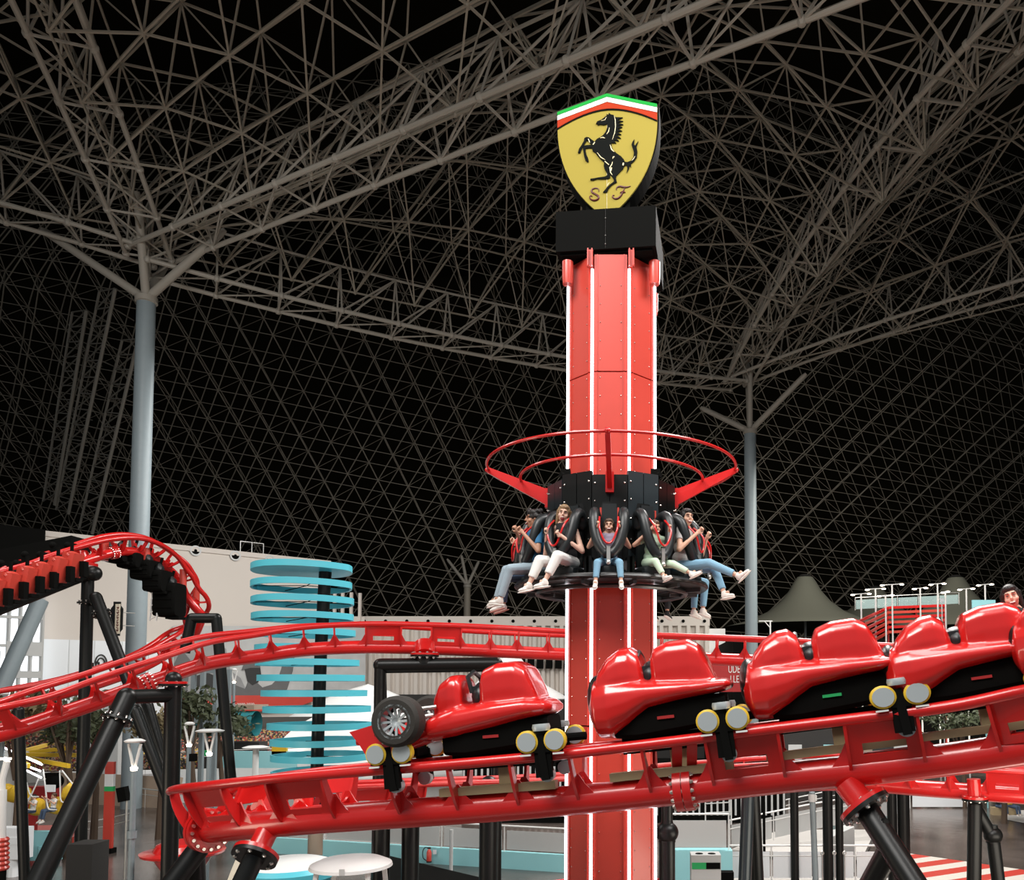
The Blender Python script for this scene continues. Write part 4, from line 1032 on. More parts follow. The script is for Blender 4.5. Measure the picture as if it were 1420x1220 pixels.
# mural: grey photograph band over a red band with lettering
mu = thing('wall_mural', 'grey mural of a helmet and a figure in a cap above a red band', 'mural', onwall(360, 985, *W1, off=.3))
def mur(pts, m, off, name):
    q = [onwall(x, y, *W1, off=off) for x, y in pts]; mb = MB(); n = len(q); mb.add(q + [p - wn * .05 for p in q], [tuple(range(n)), tuple(range(n, 2 * n))[::-1]] + [(i, (i + 1) % n, n + (i + 1) % n, n + i) for i in range(n)]); return mb.build(name, m, mu, smooth=False)
for nm, c in (('mgrey1', (.5, .5, .49)), ('mgrey2', (.3, .3, .3)), ('mgrey3', (.13, .13, .13)), ('mgrey4', (.03, .03, .03))): M[nm] = mat('mural_' + nm, c, .7, var=.25, vscale=.8)
mur([(238, 868), (505, 868), (505, 968), (238, 968)], 'mgrey1', .3, 'backing')
mur([(240, 968), (240, 905), (252, 885), (285, 878), (312, 900), (318, 930), (332, 940), (345, 968)], 'mgrey2', .34, 'helmet')
mur([(266, 950), (268, 938), (285, 932), (303, 940), (306, 950), (290, 956)], 'mgrey4', .38, 'visor')
mur([(240, 920), (250, 900), (262, 915), (258, 960), (240, 965)], 'mgrey3', .38, 'helmet_shade')
mur([(318, 968), (316, 945), (325, 950), (338, 955), (342, 945), (354, 946), (362, 953), (375, 949), (384, 940), (393, 912), (397, 895), (408, 896), (404, 930), (396, 956), (372, 966)], 'mgrey3', .38, 'figure_torso')
mur([(338, 930), (336, 922), (345, 918), (358, 920), (360, 935), (356, 946), (348, 950), (341, 944)], 'mgrey4', .42, 'figure_head')
mur([(333, 929), (336, 921), (347, 915), (357, 918), (359, 926), (345, 926)], 'mgrey3', .45, 'figure_cap')
mur([(232, 964), (430, 964), (432, 972), (400, 983), (372, 986), (232, 986)], 'redpanel', .5, 'red_band')
WT = Matrix((wd, V((0, 0, 1)), wn)).transposed()
text('lettering', '2000-2020', 'white', mu, onwall(338, 976.5, *W1, off=.53), .26 * 1.2, WT, .02)
text('lettering', 'Celebrating 20 years since the first championship win', 'white', mu, onwall(322, 981.5, *W1, off=.53), .3, WT, .02, sx=.95)
# the pale emblem and strokes on the white wall
em = thing('wall_lettering', 'dark thin letters under a domed arch logo on the white wall', 'lettering', onwall(140, 925, *W1, off=.3)); mb = MB()
for px in (124, 128, 132, 136, 144, 149, 153): mb.bar(onwall(px, 925, *W1, off=.32), onwall(px, 917 + (px % 3), *W1, off=.32), .1, .05)
mb.build('stroke', 'concrete', em)['kind'] = 'stuff'
for r in (5, 8):
    mb = MB(); mb.tube([onwall(139 + r * math.cos(a), 920 - 1.5 * r * math.sin(a), *W1, off=.32) for a in [math.pi * k / 10 for k in range(11)]], .05, 5); mb.build('arch_line', 'concrete', em)

# left glazing with dark blocks
gl = [(-70, 50), (57, 55)]
g0, g1 = A(-90, 900, 53), A(57, 900, 57); gd = V((g1.x - g0.x, g1.y - g0.y, 0)); L = gd.length; gd.normalize(); gn = V((gd.y, -gd.x, 0)); g0.z = 0
def gq(x0, x1, z0, z1, off, th, m, name, parent=None, kind=None):
    mb = MB(); a, b = g0 + gd * x0 + gn * off + V((0, 0, z0)), g0 + gd * x1 + gn * off + V((0, 0, z0)); u = V((0, 0, z1 - z0)); mb.quad(a, b, b + u, a + u, th); return mb.build(name, m, parent, smooth=False, kind=kind)
gq(0, L, 3.5, 14, 0, .1, 'skyglass', 'window_1', kind='structure')
gq(0, L, 0, 3.5, .1, .3, 'greypanel', 'wall_base', kind='structure'); gq(0, L, 13.6, 18, .1, .3, 'blackm', 'wall_upper', kind='structure')
mb = MB()
for k in range(10): a = g0 + gd * (L * k / 9) + gn * .15; mb.bar(a + V((0, 0, 3.4)), a + V((0, 0, 14)), .18, .18)
for z in (5.3, 7.6, 9.6, 11.6): mb.bar(g0 + gn * .2 + V((0, 0, z)), g0 + gn * .2 + gd * L + V((0, 0, z)), .15, .2 if z != 7.6 else .5)
mb.build('window_frame', 'greypanel', kind='structure')
for k, (x0, x1, z0, z1) in enumerate(((L - 4.4, L - 2.6, 9.9, 11.6), (L - 2.0, L, 8.9, 9.9), (L - 4.0, L - 2.3, 7.9, 9.2), (L - 1.2, L - .1, 5.6, 6.6), (L - 6, L - 4.8, 10, 11), (L - 3, L - 2.2, 12, 13))): gq(x0, x1, z0, z1, .3, .3, 'greypanel', 'trim_%d' % (10 + k), kind='structure')
mb = MB(); mb.cyl(A(56, 832, 46), A(-12, 985, 44), .42, n=20); mb.build('diagonal_strut', 'column', label='thick grey diagonal strut in front of the bright windows at left', cat='strut')

# corrugated wall in the middle distance
cz0, cz1 = 5.2, 13.35; x0, x1 = A(486, 900, 76).x, A(984, 900, 76).x
mb = MB(); mb.box(((x0 + x1) / 2, 76.6, 9.6), (x1 - x0, 1, 7.4)); mb.build('wall_back', 'cream', smooth=False, kind='structure')
mb = MB(); mb.box(((x0 + x1) / 2, 75.9, 12.95), (x1 - x0, .5, .9)); mb.build('trim_20', 'cream', smooth=False, kind='structure')
mb = MB(); x = x0
while x < x1 - .4: mb.prism([(0, 0), (.14, -.45), (.46, -.45), (.6, 0)], 12.5 - 6.0, (x, 76.1, 6.0), (1, 0, 0), (0, 1, 0), (0, 0, 1)); x += .86
mb.build('wall_cladding', 'cream', smooth=False, kind='structure')
for k in range(17):
    px = 505 + k * 29.5; 
    if px > 980: break
    mb = MB(); p = A(px, 861, 75.6); mb.lathe([(0, .05), (.14, .05), (.16, -.02)], 12, p, Matrix.Rotation(math.pi / 2, 3, 'X')); mb.build('wall_vent', 'blackm', kind='structure')
mb = MB(); mb.box(((x0 + x1) / 2, 76, 3), (x1 - x0, 1, 6)); mb.build('wall_plinth', 'concrete', smooth=False, kind='structure')
mb = MB(); x = A(596, 900, 75).x
for k in range(18): mb.box((x + k * .86, 75.3, 8.9), (.62, .3, .95))
mb.build('window_2', 'blackm', smooth=False, kind='structure')
mb = MB(); mb.box((x1 + .7, 77, 6.1), (1.6, 2, 12.3)); mb.build('wall_step', 'white', smooth=False, kind='structure')

# dark stand with a printed crowd, kiosk and white shell canopy
a, b = A(-60, 1012, 52), A(470, 1012, 57); mb = MB(); mb.quad(V((a.x, a.y, 1.2)), V((b.x, b.y, 1.2)), V((b.x, b.y + .8, 3.8)), V((a.x, a.y + .8, 3.8)), .3); mb.build('crowd_stand', 'crowd', smooth=False, label='long speckled stand packed with tiny spectators behind the trees at left', cat='grandstand', kind='stuff')
mb = MB(); mb.quad(V((a.x, a.y + .9, 3.8)), V((b.x, b.y + .9, 3.8)), V((b.x, b.y + .9, 4.6)), V((a.x, a.y + .9, 4.6)), .3); mb.build('wall_fascia', 'concrete', smooth=False, kind='structure')
mb = MB(); c = A(497, 1075, 60); nu, nv = 28, 14; gr = []
for i in range(nu + 1):
    for j in range(nv + 1):
        a = math.pi * i / nu; h = j / nv; r = math.cos(h * math.pi / 2) ** .8; gr.append(c + V((-9.2 * math.cos(a) * r + .6 * h, -5 * math.sin(a) * r, 6.8 * h)))
mb.add(gr, [(i * (nv + 1) + j, (i + 1) * (nv + 1) + j, (i + 1) * (nv + 1) + j + 1, i * (nv + 1) + j + 1) for i in range(nu) for j in range(nv)]); o = mb.build('shell_canopy', 'white', label='smooth white shell canopy behind the turquoise ring sculpture', cat='canopy'); sd_ = o.modifiers.new('Solidify', 'SOLIDIFY'); sd_.thickness = .2
mb = MB(); p = A(708, 903, 50); mb.lathe([(0, 0), (.25, -.1), (1.0, -1), (2.2, -2.2), (3.6, -3.0)], 24, p); o = mb.build('pointed_canopy', 'white', label='small pointed white canopy peeping up behind the coaster cars', cat='canopy'); o.modifiers.new('Solidify', 'SOLIDIFY').thickness = .1
t = thing('kiosk', 'low kiosk with a rounded teal awning beneath the mural', 'kiosk', dn(A(338, 1020, 51))); mb = MB(); a, b = A(278, 1003, 51), A(356, 1003, 51)
mb.lathe([(.8, 0), (.8, b.x - a.x)], 20, a, Matrix(((0, 0, 1), (1, 0, 0), (0, 1, 0)))); mb.build('awning', 'tealdark', t); mb = MB(); mb.box(((a.x + b.x) / 2, 52, 1.6), (b.x - a.x, 1.2, 3.2)); mb.build('counter', 'concrete', t); mb = MB(); mb.box(((a.x + b.x) / 2, 51.6, 5.45), (b.x - a.x, 2., .3)); mb.build('roof_slab', 'woodp', t)
mb = MB(); a = A(330, 1053, 44); mb.box((a.x + 1, a.y, a.z), (4.4, .2, .9)); mb.build('banner_board', 'tealwall', smooth=False, label='pale turquoise banner board in front of the crowd stand', cat='banner')
mb = MB(); a = A(388, 1041, 44); mb.box((a.x, a.y, a.z), (.8, .2, .5)); mb.build('banner_board', 'yellow', smooth=False, label='small yellow-green board beside the turquoise banner', cat='banner')
mb = MB(); a = A(293, 1044, 45); mb.box((a.x, a.y, a.z), (.9, .15, .3)); mb.build('exit_sign', 'green', smooth=False, label='small green sign between the two lamp posts at left', cat='sign')
# shopfront under the red track
t = thing('shop_front', 'pale blue shopfront with white posters under the left red track', 'shopfront', dn(A(140, 985, 50))); mb = MB(); a, b = A(120, 985, 50), A(168, 985, 50); mb.box(((a.x + b.x) / 2, 50, 2.9), (b.x - a.x, .4, 5.8)); mb.build('frame', 'greypanel', t)
for px in (135, 150): mb = MB(); q = A(px, 985, 49.6); mb.box((q.x, 49.7, q.z), (.55, .1, 1.1)); mb.build('poster', 'panelwhite', t)

# vertical plaque
t = thing('hanging_plaque', 'tall narrow dark plaque with a pale centre strip between black legs and grey column', 'sign', A(163, 888, 43)); mb = MB()
h = .92; mb.prism([(-.3, -.56), (-.17, -.72), (-.17, -h), (.17, -h), (.17, -.72), (.3, -.56), (.3, .56), (.17, .72), (.17, h), (-.17, h), (-.17, .72), (-.3, .56)], .12, A(163, 858, 43)); mb.build('board', 'black', t); mb = MB(); mb.box(A(163, 858, 42.85), (.24, .05, 1.6)); mb.build('strip', 'stripec', t)
mb = MB(); c = A(163, 858, 42.8)
for k, (w_, x_) in enumerate(((.12, .0), (.04, -.04), (.14, 0), (.06, .03), (.12, 0), (.04, .02), (.1, 0), (.13, 0), (.05, -.03), (.12, 0))): mb.box(c + V((x_, 0, .62 - k * .135)), (w_, .03, .035)); mb.box(c + V((-x_, 0, .57 - k * .135)), (.03, .03, .06))
mb.build('lettering', 'maroon', t)['kind'] = 'stuff'
mb = MB(); 
for z in (.35, -.35): mb.cyl(c + V((.2, .15, z)), c + V((.62, .5, z)), .025, n=6)
mb.build('bracket', 'steel', t)

# ring sculpture
RY = 25; t = thing('ring_sculpture', 'stack of turquoise leaf-shaped rings threaded on a black pole', 'sculpture', dn(A(436, 1220, RY)))
mb = MB(); mb.tube([A(451.5, 786, RY), A(445, 900, RY), A(440, 1050, RY), dn(A(436, 1220, RY))], .19, 20); mb.build('pole', 'black', t)
mb = MB(); mb.tube([A(438, 1135, RY - .05), dn(A(436, 1220, RY - .05))], .22, 20); mb.build('pole_sleeve', 'woodp', t)
for k, (xa, xb, y) in enumerate(((348, 490, 789), (348, 489, 812), (349, 491, 834), (350, 490, 856), (354, 492, 878), (356, 494, 899), (358, 496, 919), (361, 503, 940), (367, 506, 961), (370, 511, 983), (376, 513, 1006), (380, 514, 1028), (381, 516, 1049), (381, 517, 1071), (380, 518, 1093))):
    a, b = A(xa, y, RY), A(xb, y, RY); c = (a + b) / 2; R = (b.x - a.x) / 2; pts = []
    for i in range(48):
        th = 2 * math.pi * i / 48; cx = math.cos(th); sy = math.sin(th); yy = math.copysign(abs(sy) ** 1.35, sy); al = math.radians(-12 + k * 3.2)
        pts.append((R * (cx * math.cos(al) - yy * .92 * math.sin(al)), R * (cx * math.sin(al) + yy * .92 * math.cos(al))))
    mb = MB(); hgt = .19
    if k == 0: mb.prism(pts, hgt, c - V((0, 0, hgt / 2)), (1, 0, 0), (0, 1, 0), (0, 0, 1)); mb.build('leaf_plate', 'teal', t)
    else:
        n = len(pts); V4 = []
        for f, z in ((1, -hgt / 2), (1, hgt / 2), (.955, hgt / 2), (.955, -hgt / 2)): V4 += [c + V((x * f, y_ * f, z)) for x, y_ in pts]
        mb.add(V4, [(q * n + i, q * n + (i + 1) % n, ((q + 1) % 4) * n + (i + 1) % n, ((q + 1) % 4) * n + i) for q in range(4) for i in range(n)]); rg = mb.build('leaf_ring', 'teal', t)
        pc = c + V((.15, 0, 0)); mb = MB()
        for ang in (200, 20, 130, 300): mb.tube([pc, c + V((R * .9 * math.cos(math.radians(ang)), R * .75 * math.sin(math.radians(ang)), -.05))], .014, 5)
        mb.build('tie_wire', 'blackm', rg)


# ---------------------------------------------------------------- trees
def tree(px, py, Y, rx, rz, label, m='leaf', n=1500, trunk=True, ls=.16):
    c = A(px, py, Y); t = thing('tree', label, 'tree', dn(c)); rnd = random.Random(int(px * 7 + py)); mb = MB()
    cl = [(rnd.uniform(-.75, .75) * rx, rnd.uniform(-.75, .75) * rx, rnd.uniform(-.7, .8) * rz) for _ in range(16)]
    for k in range(n):
        q = rnd.choice(cl); p = c + V(q) + V((rnd.gauss(0, rx * .2), rnd.gauss(0, rx * .2), rnd.gauss(0, rz * .2)))
        u = V((rnd.uniform(-1, 1), rnd.uniform(-1, 1), rnd.uniform(-1, 1))).normalized(); w_ = u.orthogonal().normalized(); mb.quad(p - u * ls, p + w_ * ls * .4, p + u * ls, p - w_ * ls * .4)
    f = mb.build('foliage', m, t, smooth=False); f['kind'] = 'stuff'; mb = MB(); b = dn(c) + V((.2, 0, 0)); mb.tube([b, b.lerp(c, .5) + V((.15, 0, 0)), c], [.16, .11, .05], 8)
    for q in cl[:7]: mb.tube([b.lerp(c, .6), c.lerp(c + V(q), .6), c + V(q)], [.06, .04, .02], 5)
    mb.build('trunk', 'bark', t); return t


tree(92, 995, 32, 1.35, .95, 'bushy green tree with brownish tips under the left red track')
tree(20, 1000, 30, .9, .9, 'yellowish small tree at the left edge behind the swing ride', 'leaf2', 900)
tree(128, 1010, 34, .9, .8, 'smaller dark tree right of the bushy one, behind the A-frame leg', n=900)
tree(262, 985, 33, .9, 1.1, 'spreading dark green tree behind the two lamp posts', n=1000)
tree(302, 1000, 36, 1.2, .8, 'airy green tree beside the pale steel ladder tower', n=1000)
tree(218, 1015, 36, 1.0, .9, 'dark leafy tree glimpsed between the A-frame legs', 'leaf2', 900)
tree(1385, 1050, 40, 1.4, .8, 'green tree in the plaza behind the track at the right edge', n=900)
tree(1330, 1000, 45, 2.2, .8, 'low wide leafy tree seen between the ties of the right track', n=900)

# pale steel ladder tower
t = thing('ladder_tower', 'pale steel ladder tower with crossbars right of the A-frame', 'steel frame', dn(A(285, 1080, 35)))
for px, yy in ((269, 35), (282, 34), (300, 35), (318, 37)): mb = MB(); mb.bar(A(px, 928, yy), dn(A(px, 928, yy)), .17, .17); mb.build('upright', 'column', t)
for y in (931, 963, 1000): mb = MB(); mb.bar(A(269, y, 35), A(300, y, 35), .14, .14); mb.build('crossbar', 'column', t)


# ---------------------------------------------------------------- lamp posts
def disc_lamp(px, py, Y, r, label, pr=.07, mush=False, extra=None):
    top = A(px, py, Y); t = thing('lamp_post', label, 'lamp post', dn(top)); mb = MB(); mb.cyl(dn(top), top - V((0, 0, .75)), pr * 1.2, pr, 14); mb.lathe([(pr * 1.6, -.1), (pr * 1.6, .1)], 12, dn(top) + V((0, 0, top.z * .55))); mb.build('pole', 'white' if mush else 'column', t)
    mb = MB(); mb.lathe([(0, .06), (r * .6, .05), (r, 0), (r * .9, -.04), (0, -.06)], 28, top); mb.build('disc', 'white', t)
    if mush: mb = MB(); mb.cyl(top - V((0, 0, .75)), top, pr, pr, 12); mb.build('lit_neck', 'lamp', t) if 0 else mb.build('neck', 'white', t)
    else:
        mb = MB()
        for s in (-1, 1): mb.bar(top - V((0, 0, .8)), top + V((s * .16, 0, -.08)), .05, .05)
        mb.build('fork', 'white', t)
    mb = MB(); mb.lathe([(0, 0), (.07, 0), (.09, .09), (0, .09)], 12, top - V((0, 0, .78 if not mush else .12))); mb.build('light', 'lamp', t); return t


disc_lamp(187, 1027, 21, .25, 'lamp post with a flat disc top standing before the grey column foot')
disc_lamp(263, 1003, 27, .0001 + .16, 'lamp post with a forked top and speaker, left of the other one by the tree')
disc_lamp(291, 1013, 25, .42, 'lamp post with a forked top and wide pale disc behind the U-shaped support')
disc_lamp(355, 1036, 27, .43, 'white mushroom-shaped lamp post left of the ring sculpture', mush=True, pr=.1)
disc_lamp(325, 928, 45, .14, 'slim distant lamp post in front of the mural')
disc_lamp(6, 962, 30, .16, 'lamp post with a forked head at the far left edge beside the windows')
t = thing('lamp_post', 'white lamp post with a bent glowing neck at the left edge beside the swing ride', 'lamp post', dn(A(4, 1200, 20))); mb = MB(); mb.cyl(dn(A(3, 1200, 20)), A(3, 1095, 20), .1, n=14); mb.tube([A(3, 1095, 20), A(3, 1080, 20), A(10, 1055, 20)], .07, 10); mb.build('pole', 'white', t); mb = MB(); mb.box(A(4, 1052, 20), (.35, .1, .05)); mb.build('light', 'lamp', t)
mb = MB(); q = A(268, 1050, 26.6); mb.box(q, (.18, .2, .25)); mb.cyl(q, q + V((-.12, .4, 0)), .03, n=6); mb.build('loudspeaker', 'blackm', label='small black loudspeaker fixed to the forked lamp post', cat='loudspeaker')
t = thing('loudspeaker', 'tilted black loudspeaker box on a stand right of the red totem', 'loudspeaker', dn(A(171, 1105, 28))); mb = MB(); mb.box(A(171, 1101, 28), (.3, .25, .5), Matrix.Rotation(-.2, 3, 'Y')); mb.build('cabinet', 'blackm', t); mb = MB(); mb.cyl(A(176, 1110, 28), dn(A(176, 1110, 28)), .04, n=8); mb.build('stand', 'steel', t)

# ---------------------------------------------------------------- red totem, railings, cabinets on the left
q = A(152, 1100, 33); t = thing('information_totem', 'slim red totem with a white and green middle panel on the dark floor', 'totem', dn(q)); h0 = dn(q)
for z0, z1, m in ((0, 2.3, 'redpanel'), (2.3, 2.5, 'green'), (2.5, 3.0, 'panelwhite'), (3.0, 3.5, 'redpanel')): mb = MB(); mb.box(h0 + V((0, 0, (z0 + z1) / 2 + .2)), (.36, .14, z1 - z0)); mb.build('panel', m, t)
mb = MB(); mb.box(h0 + V((0, 0, .1)), (.5, .35, .2)); mb.build('base', 'blackm', t)


def railing(label, pts, h=1.05, post=1.6, bars=2, m='steel', glass=None, base=None, r=.025):
    """pts: world floor points"""
    t = thing('railing', label, 'railing', pts[0]); L = [(a, b) for a, b in zip(pts, pts[1:])]; U = V((0, 0, 1))
    for a, b in L:
        for k in range(bars): z = h * (1 - k * .3); mb = MB(); mb.cyl(a + U * z, b + U * z, r * (1.3 if k == 0 else .8), n=8); mb.build('rail', m, t)
        n = max(1, int((b - a).length / post))
        for i in range(n + 1): p = a.lerp(b, i / n); mb = MB(); mb.cyl(p, p + U * h, r, n=8); mb.build('post', m, t)
        if glass:
            for i in range(n): p, q = a.lerp(b, (i + .04) / n), a.lerp(b, (i + .96) / n); mb = MB(); mb.quad(p + U * .08, q + U * .08, q + U * h * .82, p + U * h * .82, .02); mb.build('panel', glass, t, smooth=False)
    return t


G = lambda px, py: A(px, py, EYE * F / ((py - HOR) or 1)) if py > HOR else None
def g(px, py): p = A(px, py, EYE * F / (py - HOR)); return V((p.x, p.y, 0))
railing('thin rail curving across the wet floor behind the A-frame', [g(118, 1172), g(150, 1166), g(186, 1156)], post=1.2, bars=2)
railing('rail in front of the pale blue tank at the lower left', [g(0, 1200), g(40, 1196), g(82, 1188)], post=1.1)
railing('longer rail along the tan ramp behind the totem', [g(130, 1108), g(240, 1124)], post=2.2, bars=2)
mb = MB(); a, b = g(60, 1110), g(242, 1120); mb.quad(a, b, b + V((0, .5, 1.7)), a + V((0, .5, 1.7)), .2); mb.build('ramp_wall', 'woodp', smooth=False, label='tan sloping ramp wall behind the black legs at left', cat='ramp')
mb = MB(); a, b = g(245, 1112), g(432, 1100); mb.quad(a, b, b + V((0, .3, 1.9)), a + V((0, .3, 1.9)), .2); mb.build('ramp_wall', 'greypanel', smooth=False, label='grey ramp wall below the mushroom lamp post', cat='ramp')
railing('grey railing on the ramp wall below the mushroom lamp', [a + V((0, 0, 1.9)), b + V((0, 0, 1.9))], post=2.4)
mb = MB(); q = A(20, 1168, 29); mb.box(q + V((0, 0, 0)), (1.0, .5, 1.1)); mb.box(q + V((.15, -.26, .1)), (.35, .02, .25)); mb.cyl(q, dn(q), .2, n=10); mb.build('cabinet', 'panelwhite', label='pale grey control cabinet with a notice plate at the lower left', cat='cabinet')
mb = MB(); q = A(60, 1172, 31); mb.box(q, (1.3, .3, 1.1)); mb.cyl(q, dn(q), .2, n=10); mb.build('tank_panel', 'tealwall', label='pale turquoise slatted panel beside the control cabinet', cat='panel')
p = A(2, 1212, 20); t = thing('ribbed_bollard', 'black bollard with a ribbed red sleeve at the lower left edge', 'bollard', dn(p))
for k in range(7): mb = MB(); p = A(2, 1203 - k * 6.5, 20); mb.lathe([(.05, -.05), (.14, -.05), (.17, 0), (.14, .05), (.05, .05)], 20, p); mb.build('ring', 'redpanel', t)
mb = MB(); p = A(2, 1212, 20); mb.cyl(dn(p), p + V((0, 0, .7)), .1, n=12); mb.build('post', 'blackm', t)

# swing ride with yellow arms
hub = A(14, 1046, 33); swing = t = thing('swing_ride', 'small swing ride with yellow arms and white light tubes at the left edge', 'fairground ride', dn(hub)); mb = MB(); mb.cyl(dn(hub), hub, .25, n=16); mb.lathe([(0, .2), (.6, .1), (.8, -.15), (0, -.2)], 20, hub); mb.build('centre_mast', 'greypanel', t)
for (x, y, Y) in ((64, 1033, 36), (105, 1036, 34.5), (126, 1047, 33), (96, 1062, 31), (40, 1062, 30), (-40, 1050, 32)): mb = MB(); e = A(x, y, Y); mb.bar(hub, e, .1, .16); mb.build('arm', 'yellow', t)
for (x0_, y0_, x1_, y1_) in ((4, 1036, 56, 1058), (0, 1048, 56, 1069), (26, 1046, 58, 1060), (24, 1062, 57, 1078)): mb = MB(); mb.cyl(A(x0_, y0_, 30.5), A(x1_, y1_, 30), .035, n=8); mb.build('light_tube', 'led', t)
for k, (x, ya, x2, yb) in enumerate(((55, 1077, 36, 1118), (60, 1066, 66, 1118), (83, 1068, 84, 1108), (86, 1068, 104, 1091), (29, 1066, 28, 1103), (32, 1068, 41, 1100))):
    mb = MB(); a, b = A(x, ya, 30.5), A(x2, yb, 30.5); mb.tube(crom([tuple(a), tuple(a.lerp(b, .5)), tuple(b), tuple(b + V((.12, 0, -.12))), tuple(b + V((.35, 0, -.12)))], .1), .025, 6); mb.build('hanger', 'white', t)
mb = MB(); mb.ball(A(76, 1083, 32), (.32, .3, .3), 14, 10); mb.box(A(72, 1075, 32), (.5, .3, .2)); mb.build('drive_unit', 'blackm', t)
mb = MB(); mb.box(A(70, 1093, 30), (.36, .04, .26)); mb.build('notice', 'panelwhite', t)
for k, (x, y, lab) in enumerate(((6, 1108, 'leftmost empty yellow moulded seat of the swing ride'), (18, 1110, 'middle empty yellow moulded seat of the swing ride'), (30, 1112, 'right-hand empty yellow moulded seat, near the riders'), (49, 1128, 'yellow moulded seat holding the dark-haired rider in white'), (77, 1126, 'yellow moulded seat holding the second rider in white'), (95, 1106, 'pale yellow seat hanging behind the long black leg'))):
    mb = MB(); q = A(x, y, 31); mb.loft([(-.22, .0, .2, .1), (-.1, -.05, .45, .22), (.08, -.08, .6, .25), (.24, -.05, .55, .2), (.3, .1, .4, .1)], 14); mb.v = [q + p for p in mb.v]; mb.build('seat', 'yellow', swing)
for (x, y, lab, hh) in ((46, 1126, 'dark-haired rider in a white T-shirt on the left occupied yellow seat', 'hair'), (74, 1124, 'rider in a white T-shirt on the right occupied yellow seat', 'hairb')):
    person(lab, Matrix.Translation(A(x, y, 30.8)) @ Matrix.Rotation(-.5, 4, 'Z'), .8, P(.8, kneeL=(-.1, -.42, .05), kneeR=(.12, -.42, .05)), dict(top='cwhite', leg_m='denimd'), hair=hh, ch_vox=.014)
mb = MB(); q = g(30, 1160); mb.lathe([(0, 0), (3.0, 0), (3.0, .25), (0, .25)], 32, V((q.x, q.y - 1, 0))); mb.build('ride_platform', 'redpanel', label='low round reddish platform under the swing ride', cat='platform')
mb = MB(); q = A(45, 1100, 33.5); mb.box(q, (2.2, .3, .6)); mb.box(dn(q) + V((0, 0, q.z / 2)), (.3, .3, q.z)); mb.build('backdrop_panel', 'reddull', label='dull red panel behind the yellow swing seats', cat='panel')

# saucer, tables, striped kerbs in the lower left
q = A(254, 1183, 21); t = thing('red_saucer', 'glossy red saucer-shaped ride car behind the black posts at lower left', 'ride car', dn(q)); mb = MB(); mb.lathe([(.0, -.45), (.5, -.4), (.68, -.1), (.98, 0), (1.0, .06), (.7, .1), (.62, .25), (.5, .3), (.45, .1), (0, .05)], 36, q); mb.build('saucer', 'redcar', t); mb = MB(); mb.cyl(dn(q), q - V((0, 0, .4)), .18, n=14); mb.build('pedestal', 'blackm', t)
q = A(487, 1197, 16.2); t = thing('round_table', 'large round white table with splayed legs at the bottom edge', 'table', dn(q)); mb = MB(); mb.lathe([(0, .1), (.6, .08), (.78, -.0), (.8, -.06), (.72, -.08), (0, -.06)], 40, q); mb.build('tabletop', 'white', t)
for a in range(4): an = math.radians(45 + 90 * a); d = V((math.cos(an), math.sin(an), 0)); mb = MB(); mb.bar(q + d * .7 - V((0, 0, .06)), dn(q) + d * 1.1, .09, .05); mb.build('leg', 'white', t)
mb = MB(); mb.box(q + V((.1, -.78, -.0)), (.1, .03, .12)); mb.build('latch', 'greypanel', t)
q = A(402, 1198, 23); t = thing('round_planter', 'round turquoise basin with a white top behind the white table', 'basin', dn(q)); mb = MB(); mb.lathe([(0, .12), (.9, .1), (1.2, 0)], 40, q); mb.build('basin_top', 'white', t); mb = MB(); mb.lathe([(1.2, .02), (1.32, -.1), (1.3, -.3), (1.1, -.4), (1.0, -q.z)], 40, q); mb.build('basin_side', 'teal', t)
for k, (off, m, lab) in enumerate(((0, 'stripec', 'outer cream stripe curving over the floor left of the near support'), (1.0, 'stripe', 'grey-blue stripe between the two cream floor stripes'), (2.0, 'stripec', 'inner cream stripe curving over the floor beside the grey-blue one'))):
    mb = MB(); L_ = [g(312 + off * 10, 1225), g(322 + off * 10, 1200), g(335 + off * 10, 1170), g(350 + off * 10, 1145)]; R_ = [g(322 + off * 10, 1225), g(332 + off * 10, 1200), g(345 + off * 10, 1170), g(360 + off * 10, 1145)]
    for i in range(3): u = V((0, 0, .012)); mb.quad(L_[i] + u, R_[i] + u, R_[i + 1] + u, L_[i + 1] + u)
    mb.build('floor_stripe', m, smooth=False, kind='structure')

# turquoise parapet with glass above, fire extinguisher
pa, pb = A(372, 1172, 33), A(790, 1176, 29.5)
ztop = A(600, 1175, 31).z
for (a, b, m, z0, z1, nm) in ((pa, pb, 'tealwall', 0, ztop, 'parapet'),):
    mb = MB(); mb.quad(V((a.x, a.y, z0)), V((b.x, b.y, z0)), V((b.x, b.y, z1)), V((a.x, a.y, z1)), .25); mb.build('parapet', m, smooth=False, label='turquoise parapet wall left of the drop tower with the fire extinguisher', cat='wall')
railing('white-posted balustrade with brown panels on the turquoise parapet', [V((pa.x, pa.y + .1, ztop)), V((pb.x, pb.y + .1, ztop))], h=.95, post=2.6, bars=1, m='white', glass='greypanel')
mb = MB(); a, b, c = g(540, 1196), g(760, 1225), g(520, 1240); mb.add([V((a.x, a.y, 0)), V((b.x, b.y - 1, 0)), V((c.x, c.y, 0)), V((a.x, a.y, .35)), V((b.x, b.y - 1, .05)), V((c.x, c.y, .1))], [(3, 4, 5), (0, 1, 4, 3), (1, 2, 5, 4), (2, 0, 3, 5)]); mb.build('dark_ramp', 'blackm', smooth=False, label='dark wedge ramp at the foot of the turquoise parapet', cat='ramp')
